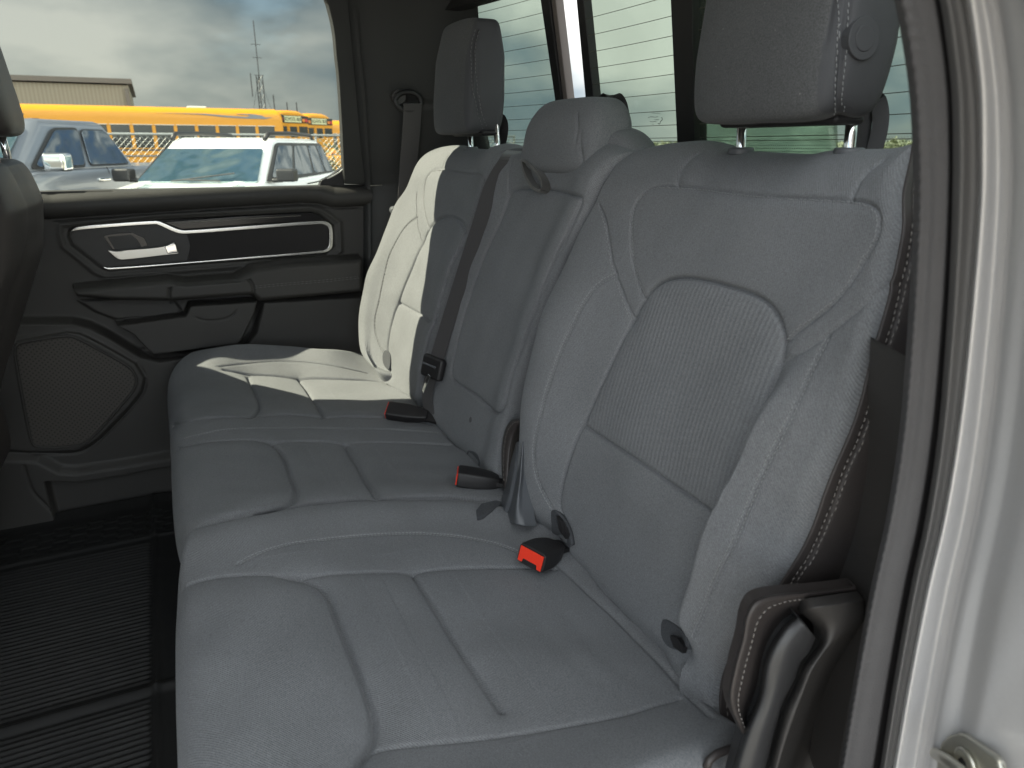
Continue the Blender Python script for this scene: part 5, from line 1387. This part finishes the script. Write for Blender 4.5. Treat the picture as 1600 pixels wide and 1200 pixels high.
# grey pickup ------------------------------------------------------------
pk_o = (10.55, 1.02, 0)
pkp = Car('parked_pickup', (11.14, 1.41, 0), HD, 'blue grey four door pickup with chrome mirror, parked behind the white suv', 'pickup truck', 'cars parked outside the far door')
pkp.loftbox([[(2.9, .90, .45), (2.9, -.90, .45), (-2.9, -.92, .45), (-2.9, .92, .45)], [(3.0, .95, .8), (3.0, -.95, .8), (-2.9, -.97, .8), (-2.9, .97, .8)],
             [(2.9, .95, 1.10), (2.9, -.95, 1.10), (-2.9, -.97, 1.17), (-2.9, .97, 1.17)], [(1.5, .92, 1.24), (1.5, -.92, 1.24), (-2.85, -.92, 1.24), (-2.85, .92, 1.24)]], 'body', M['grey_paint'], bevel=.07)
greenhouse(pkp, 1.62, -.95, .85, -.62, .90, .73, 1.22, 1.80, M['grey_paint'], 'roof')
pkp.panelq([(1.63, -.84, 1.24), (1.63, .84, 1.24), (.87, .66, 1.74), (.87, -.66, 1.74)], (.02, .98, .03, .97), (1, 0, .5), 'windshield', M['car_shield'], rnd=.06, th=.02)
pkp.panelq([(-.955, -.80, 1.24), (-.955, .80, 1.24), (-.64, .64, 1.74), (-.64, -.64, 1.74)], (.05, .95, .1, .9), (-1, 0, .3), 'rear_window', M['car_glass'], rnd=.1, th=.02)
for sgn in (1, -1):
    q = [(a, b * sgn + .018 * sgn, c) for a, b, c in [(1.50, .885, 1.24), (-.88, .885, 1.24), (-.60, .74, 1.75), (.80, .74, 1.75)]]
    for k_, rr_ in enumerate(([(.09, .05), (.50, .05), (.49, .90), (.20, .88)], [(.55, .05), (.93, .05), (.90, .80), (.84, .90), (.54, .90)])):
        f_ = pkp.panelq(q, [(u + (-.012 if i in (0, 3) else .012), v + (-.03 if v < .5 else .03)) for i, (u, v) in enumerate(rr_)] if k_ == 0 else rr_, (0, sgn, 0), 'side_window_frame', M['car_black'], rnd=.14)
        pkp.panelq([tuple(np.array(p) + (0, .010 * sgn, 0)) for p in q], [(u * .97 + .015, v * .94 + .03) for u, v in rr_], (0, sgn, 0), 'side_window', M['car_glass'], par=f_, rnd=.14)
    mr = MB(); mr.box(pkp.w((1.10, 1.10 * sgn, 1.33)), (.09, .13, .10), pkp.R); mr.build('wing_mirror', M['bright_chrome'], pkp.e, bevel=.04, seg=3)
    mr = MB(); mr.box(pkp.w((.05, .965 * sgn, 1.10)), (.12, .02, .022), pkp.R); mr.build('door_handle', M['bright_chrome'], pkp.e, bevel=.012)
    mr = MB(); mr.tube([pkp.w((-.08, .958 * sgn, .6)), pkp.w((-.10, .95 * sgn, 1.20)), pkp.w((-.10, .93 * sgn, 1.245))], .005, n=4); mr.build('door_gap', M['car_black'], pkp.e)
    pkp.wheel(2.0, .88 * sgn, .40); pkp.wheel(-1.8, .88 * sgn, .40)
mr = MB(); mr.box(pkp.w((-.1, .1, 1.81)), (.07, .035, .02), pkp.R); mr.build('roof_antenna', M['car_black'], pkp.e, bevel=.01); MB().tube([pkp.w((-.35, -.3, 1.78)), pkp.w((-.50, -.3, 1.90))], .01, n=6).build('antenna_whip', M['car_black'], pkp.e)

# white vehicle seen low through the rear window --------------------------
rvd = ray(1183, 215); rvd = rvd / np.hypot(rvd[0], rvd[1])
rv = Car('parked_van', (rvd[0] * 9.6, rvd[1] * 9.6, 0), (-rvd[0], -rvd[1]), 'white vehicle behind the truck, its windshield seen through the rear window', 'van')
rv.loftbox([[(2.3, .86, .4), (2.3, -.86, .4), (-2.3, -.86, .4), (-2.3, .86, .4)], [(2.35, .9, .8), (2.35, -.9, .8), (-2.3, -.9, .8), (-2.3, .9, .8)], [(2.2, .88, 1.10), (2.2, -.88, 1.10), (-2.3, -.9, 1.3), (-2.3, .9, 1.3)]], 'body', M['white_paint'], bevel=.07)
greenhouse(rv, 1.5, -2.2, .7, -2.1, .88, .72, 1.15, 2.0, M['white_paint'], 'roof')
rv.panelq([(1.51, -.80, 1.2), (1.51, .80, 1.2), (.73, .64, 1.93), (.73, -.64, 1.93)], (.0, 1, .0, .98), (1, 0, .5), 'windshield', M['van_shield'], rnd=.05, th=.02)
for sgn in (1, -1): rv.wheel(1.5, .82 * sgn); rv.wheel(-1.4, .82 * sgn)

# ---- school buses ---------------------------------------------------------
def bus(loc, heading, label, side_detail=True, roof_hatch=True):
    b = Car('school_bus', loc, heading, label, 'school bus', 'yellow school buses parked behind the fence')
    L2, W = 5.9, 1.2
    prof = []
    for k in range(0, 13):
        a = math.pi * k / 12; prof.append((math.cos(a) * W if abs(math.cos(a)) > .999 else W * np.sign(math.cos(a)) * abs(math.cos(a)) ** .62, 2.62 + .50 * math.sin(a) ** .8))
    sec = [(W, .55)] + prof + [(-W, .55)]
    ring = lambda x, s_=1.0, dz_=0: [(x, y * s_, z + (dz_ if z > 2.5 else 0)) for y, z in sec]
    m = MB(); rings = [ring(-L2, .93, -.10), ring(-L2 + .22, 1), ring(L2 - .4, 1), ring(L2, .93, -.15)]
    k = len(sec); V = [b.w(p) for r in rings for p in r]; F = []
    for j in range(3):
        for i in range(k): F.append((j*k+i, j*k+(i+1) % k, (j+1)*k+(i+1) % k, (j+1)*k+i))
    F += [tuple(range(k))[::-1], tuple(3*k+i for i in range(k))]
    m.add(V, F); body = m.build('body', M['bus_yellow'], b.e, smooth_=False)
    mod = body.modifiers.new('b', 'BEVEL'); mod.width = .05; mod.segments = 3; mod.limit_method = 'ANGLE'; mod.angle_limit = math.radians(50)
    body.data.polygons.foreach_set('use_smooth', [True] * len(body.data.polygons))
    body.modifiers.new('wn', 'WEIGHTED_NORMAL')
    # hood
    b.loftbox([[(L2+1.3, .85, .6), (L2+1.3, -.85, .6), (L2-.2, -1.1, .6), (L2-.2, 1.1, .6)], [(L2+1.25, .75, 1.35), (L2+1.25, -.75, 1.35), (L2-.2, -1.0, 1.6), (L2-.2, 1.0, 1.6)]], 'bonnet', M['bus_yellow'], bevel=.1)
    for sgn in (1, -1):
        y = W * sgn
        wins = np.linspace(-L2 + .35, L2 - 1.3, 13)
        for i in range(12):
            x0, x1 = wins[i] + .07, wins[i+1] - .07
            mw = MB(); mw.box(b.w(((x0+x1)/2, y + .002 * sgn, 1.88)), ((x1-x0)/2, .02, .46), b.R); w_ = mw.build('window', M['bus_glass'], b.e, bevel=.02)
            mw = MB(); mw.box(b.w(((x0+x1)/2, y + .012 * sgn, 2.02)), ((x1-x0)/2, .02, .012), b.R); mw.box(b.w(((x0+x1)/2, y + .012*sgn, 2.36)), ((x1-x0)/2+.03, .03, .012), b.R); mw.build('window_rail', M['bus_white'], w_)
        for z in (.80, 1.10, 1.34):
            mw = MB(); mw.box(b.w((-.3, y + .01 * sgn, z)), (L2 - .7, .02, .035), b.R); mw.build('rub_rail', M['car_black'], b.e)
        for x in (-3.2, L2 + .5): b.wheel(x, (W - .15) * sgn, .48)
        # dark swoosh with a bird-like head painted along the roof edge
        mw = MB()
        zz = lambda x: 2.72 + .04 * math.sin((x + 1) * .9)
        top_ = [(-5.0, 2.80), (-4.6, 2.86), (-3.9, 2.86), (-3.9, 2.84), (-4.5, 2.80), (-4.3, 2.74), (-3.4, 2.78), (-2.6, 2.84), (-.6, 2.84), (-2.4, 2.80), (-3.5, 2.70), (-4.5, 2.66), (-5.1, 2.66), (-5.45, 2.74), (-5.1, 2.73)]
        P_ = [b.w((x, (W + .004) * sgn if z < 2.64 else (W - (z - 2.62) * .12 + .02) * sgn, z)) for x, z in top_]
        mw.prism(P_, b.R @ np.array([0, -.01 * sgn, 0])); mw.build('swoosh_emblem', M['bus_grey'], b.e)
    # rear face
    xr_ = -L2 - .012
    sg = MB(); sg.box(b.w((xr_, 0, 2.72)), (.03, .62, .17), b.R); sgn_o = sg.build('sign_board', M['car_black'], b.e, bevel=.01)
    s2 = MB(); s2.box(b.w((xr_ - .02, 0, 2.72)), (.02, .58, .14), b.R); s2.build('sign_face', M['bus_sign'], sgn_o)
    cu = bpy.data.curves.new('txt', 'FONT'); cu.body = 'SCHOOL BUS'; cu.size = .22; cu.align_x = 'CENTER'; cu.align_y = 'CENTER'; cu.extrude = .004
    to = bpy.data.objects.new('tmp', cu); COL.objects.link(to)
    dg = bpy.context.evaluated_depsgraph_get(); me = bpy.data.meshes.new_from_object(to.evaluated_get(dg)); bpy.data.objects.remove(to)
    # text faces backwards: local text x -> bus -y?? seen from behind, left is bus +y
    Rm = np.stack([b.R @ np.array([0, -1.0, 0]), b.R @ np.array([0, 0, 1.0]), b.R @ np.array([-1.0, 0, 0])], 1)
    c = b.w((xr_ - .045, 0, 2.72))
    for vtx in me.vertices:
        p = Rm @ np.array([vtx.co[0] * .86, vtx.co[1], vtx.co[2]]) + c; vtx.co = tuple(p)
    link('sign_lettering', me, M['car_black'], sgn_o, smooth_=False)
    for yy_, mt in ((.92, 'red_lens'), (.74, 'amber_lens'), (-.92, 'red_lens'), (-.74, 'amber_lens')):
        c = b.w((xr_, yy_, 2.68)); ax = b.R @ np.array([1.0, 0, 0])
        MB().tube([c - ax * .05, c], .085, n=20).build('warning_light', M[mt], b.e, bevel=.01)
    for sy_ in (.83, -.83): MB().box(b.w((xr_ + .01, sy_, 2.72)), (.02, .27, .17), b.R).build('light_panel', M['car_black'], b.e, bevel=.02)
    for y0 in (-.72, .72):
        mw = MB(); mw.box(b.w((xr_, y0, 2.18)), (.02, .30, .22), b.R); mw.build('rear_window', M['bus_white'] if False else M['bus_glass'], b.e, bevel=.04)
    mw = MB(); mw.box(b.w((xr_, 0, 1.75)), (.025, .34, .72), b.R); dr = mw.build('rear_door', M['bus_yellow'], b.e, bevel=.02)
    mw = MB(); mw.box(b.w((xr_ - .02, 0, 2.14)), (.02, .25, .25), b.R); mw.build('rear_door_window', M['bus_glass'], dr, bevel=.03)
    mw = MB(); mw.box(b.w((xr_, 0, .72)), (.08, 1.15, .12), b.R); mw.build('bumper', M['car_black'], b.e, bevel=.03)
    if roof_hatch:
        for x in (-2.4,):
            mw = MB(); mw.box(b.w((x, 0, 3.13)), (.38, .30, .05), b.R); mw.build('roof_hatch', M['bus_white'], b.e, bevel=.03)
    for x, yv in ((-L2 + .4, .3), (-L2 + .4, -.3)):
        mw = MB(); mw.box(b.w((x, yv, 3.06)), (.05, .05, .05), b.R); mw.build('marker_light', M['amber_lens'], b.e, bevel=.02)
    return b
def head(a): return (math.sin(math.radians(a)), math.cos(math.radians(a)))
bus((36.8, .3, 0.0), head(-3), 'long yellow school bus parked side on, its roof filling the far window')
def ground_at(u, v, X): q = pX(u, v, X); return q
qb = pX(459, 200, 37.4)
hb2 = head(52)
o2 = np.array([qb[0], qb[1], 0]) + np.array([hb2[0], hb2[1], 0]) * 5.95
bus(tuple(o2), hb2, 'yellow school bus showing its rear sign and warning lights, just right of the long bus')
qb = pX(500, 204, 40.4); o3 = np.array([qb[0], qb[1], 0]) + np.array([hb2[0], hb2[1], 0]) * 5.95
bus(tuple(o3), hb2, 'second rear-facing yellow school bus, beyond the first rear sign')
qb = pX(600, 200, 46.0)
bus((46.5, qb[1] + 1.0, -.15), head(0), 'farthest yellow school bus, its side seen at the right edge of the far window')

# ---- tan building -----------------------------------------------------------
bd = empty('warehouse', (62, 12, 0), 'tan ribbed metal warehouse with brown flat roof edge behind the buses', 'building')
qr = pX(199, 125, 60.0); yR = qr[1]; zT = pX(150, 122, 60.)[2]
m = MB(); m.box((68, yR + 16, zT / 2 - .2), (8, 16, zT / 2 - .2)); m.build('wall', M['siding'], bd)
m = MB(); m.box((68, yR + 16, zT - .15), (8.25, 16.25, .16)); m.build('roof_edge', M['brown_trim'], bd)
m = MB(); m.box((59.9, yR + .15, zT / 2 - .3), (.12, .12, zT / 2 - .3)); m.build('corner_trim', M['brown_trim'], bd)

# ---- chain link fence --------------------------------------------------------
fe = empty('chain_link_fence', (19.5, 0, 0), 'galvanised chain link fence with top rail in front of the buses', 'fence')
XF = 19.5; ztop = 1.5 + .26; y0, y1 = -9.5, 7.5
m = MB(); m.tube([(XF, y1, ztop), (XF, y0, ztop)], .024, n=8); m.build('top_rail', M['steel'], fe)
m = MB(); m.tube([(XF, y1, 1.28), (XF, y0, 1.28)], .008, n=6); m.build('mid_wire', M['steel'], fe)
for y in np.arange(y0, y1 + .1, 2.83):
    MB().tube([(XF + .03, y, 0), (XF + .03, y, ztop + .04)], .032, n=10).build('post', M['steel'], fe)
m = MB(); st = .135; H = ztop - .08
for sgn in (1, -1):
    for y in np.arange(y0 - H, y1 + H, st):
        a = (y, .08); b = (y + sgn * H, ztop)
        ya_, za_ = a; yb_, zb_ = b
        # clip to the fence span
        def cl_(yv): return min(max(yv, y0), y1)
        if (ya_ < y0 and yb_ < y0) or (ya_ > y1 and yb_ > y1): continue
        f = lambda yv: za_ + (yv - ya_) / (yb_ - ya_) * (zb_ - za_)
        A, Bq_ = cl_(ya_), cl_(yb_)
        m.tube([(XF + .004 * sgn, A, f(A)), (XF + .004 * sgn, Bq_, f(Bq_))], .0038, n=3, cap=False)
m.build('wire_mesh', M['steel'], fe)

# ---- radio masts -------------------------------------------------------------
def mast(u, v0, v1, X, label, lattice):
    a = pX(u, v1, X); top = pX(u - (2 if lattice else 0), v0, X)
    e_ = empty('radio_mast', (a[0], a[1], 0), label, 'mast', 'radio masts on the horizon')
    m = MB()
    if lattice:
        w = .38; Ht = top[2]; Ps = [np.array([a[0] + w * math.cos(t), a[1] + w * math.sin(t), 0]) for t in (0, 2.09, 4.19)]
        zc = Ht * .62
        for p in Ps: m.tube([p, p + (0, 0, zc)], .05, n=4)
        for i, z in enumerate(np.arange(0, zc, 1.0)):
            for j in range(3): m.tube([Ps[j] + (0, 0, z), Ps[(j + 1) % 3] + (0, 0, z + 1.0)], .025, n=3)
        c = np.array([a[0], a[1], 0]); m.tube([c + (0, 0, zc - .5), c + (0, 0, Ht)], .05, n=4)
        m.tube([c + (0, .9, zc * .75), c + (0, .9, zc * 1.02)], .05, n=4)
        for z in (zc * 1.0, zc * 1.2, zc * 1.35): m.tube([c + (0, -.5, z), c + (0, .5, z)], .035, n=3)
        for sy in (-1, 1): m.tube([c + (0, 0, zc), c + (0, sy * 1.6, zc * .35), c + (0, sy * 2.0, 0)], .02, n=3)
    else:
        m.tube([(a[0], a[1], 0), (a[0], a[1], top[2])], .06, n=4)
    m.build('mast_structure', M['car_black'], e_)
mast(410, 33, 170, 90, 'tallest thin lattice radio mast above the bus roof', True)
mast(429, 148, 170, 90, 'short bare mast just right of the tall lattice mast', False)
mast(449, 160, 170, 90, 'tiny mast stub above the rear of the long bus', False)
mast(464, 160, 172, 90, 'small mast above the first rear-facing bus', False)

# ---- yellow machine and stacked grey frames beyond the fence on the right ------
mq = pX(523, 250, 26)
eq = empty('loader', (26, mq[1], 0), 'yellow loader partly hidden behind the fence at the window corner', 'loader')
m = MB(); m.box((26.4, mq[1] - .2, .75), (1.0, .75, .45)); m.build('body', M['equipment'], eq, bevel=.1)
m = MB(); m.tube([(26, mq[1] + .5, .9), (25.6, mq[1] + .1, 1.35), (25.5, mq[1] - .4, .8)], .09, n=8); m.build('boom', M['equipment'], eq)
for a_ in (.35, -.95): MB().tube([(26.4, mq[1] + a_, .4), (26.4, mq[1] + a_ + .2, .4)], .38, n=20).build('wheel', M['tyre'], eq, bevel=.03)
# shrub in front of it
def shrub(loc, r, h, label, nleaf=900, name='shrub', grp=None):
    e_ = empty(name, loc, label, 'shrub', grp); loc = np.asarray(loc, float)
    m = MB()
    for k in range(7):
        a = random.uniform(0, 6.28); m.tube([loc, loc + (math.cos(a) * r * .4, math.sin(a) * r * .4, h * .7)], [.03, .008], n=5)
    m.build('stem', M['bark'], e_)
    m = MB()
    for k in range(nleaf):
        a = RNG.normal(size=3); a /= np.linalg.norm(a); q = loc + np.array([a[0] * r, a[1] * r, h * .55 + a[2] * h * .45]) * 1.0
        q = loc + (q - loc) * RNG.uniform(.55, 1.05) ; s_ = RNG.uniform(.03, .07); d1 = RNG.normal(size=3); d1 /= np.linalg.norm(d1); d2 = np.cross(d1, RNG.normal(size=3)); d2 /= np.linalg.norm(d2)
        m.add([q - d1 * s_, q + d2 * s_ * .5, q + d1 * s_, q - d2 * s_ * .5], [(0, 1, 2, 3)])
    m.build('foliage', M['leaf'], e_)
sq = pX(505, 225, 21.5)
shrub((21.5, sq[1], 0), .55, 1.62, 'loose green shrub behind the fence, right of the white suv')

# ---- seen through the rear window: power pole, low far trees ---------------------
pq = hit(929, 120, np.array([0, 1.0, 0]), -60)
pp = empty('power_pole', (pq[0], -60, 0), 'distant wooden power pole with crossarm behind the rear window', 'power pole')
m = MB(); m.tube([(pq[0], -60, 0), (pq[0], -60, pq[2] + .4)], [.16, .11], n=8); m.build('pole', M['wood'], pp)
m = MB(); m.box((pq[0], -60, pq[2] - .3), (1.2, .06, .07)); m.build('crossarm', M['wood'], pp)
for k in (-1.1, -.6, .6, 1.1): MB().tube([(pq[0] + k, -60, pq[2] - .25), (pq[0] + k, -60, pq[2] + .05)], .05, n=6).build('insulator', M['car_black'], pp)
m = MB()
rows = []
for i in range(1500):
    x = RNG.uniform(-60, 260); y = -150 - RNG.uniform(0, 40); h = 1.9 + 1.6 * (math.sin(x * .07) * .5 + .5) + RNG.uniform(-1, 1.0)
    c = np.array([x, y, h * .5]); r = RNG.uniform(1.2, 2.4)
    for k in range(6):
        a = RNG.normal(size=3); a /= np.linalg.norm(a); b_ = np.cross(a, RNG.normal(size=3)); b_ /= np.linalg.norm(b_); q = c + a * r * .6 * np.array([1, 1, .6 * h / 3]) ; s_ = .9
        q[2] = max(.3, q[2]); m.add([q - b_ * s_, q + a * s_ * .6, q + b_ * s_, q - a * s_ * .6], [(0, 1, 2, 3)])
o = m.build('far_treeline', M['far_leaf']); tag(o, 'hazy low line of far trees on the horizon behind the truck', 'trees', kind='stuff')
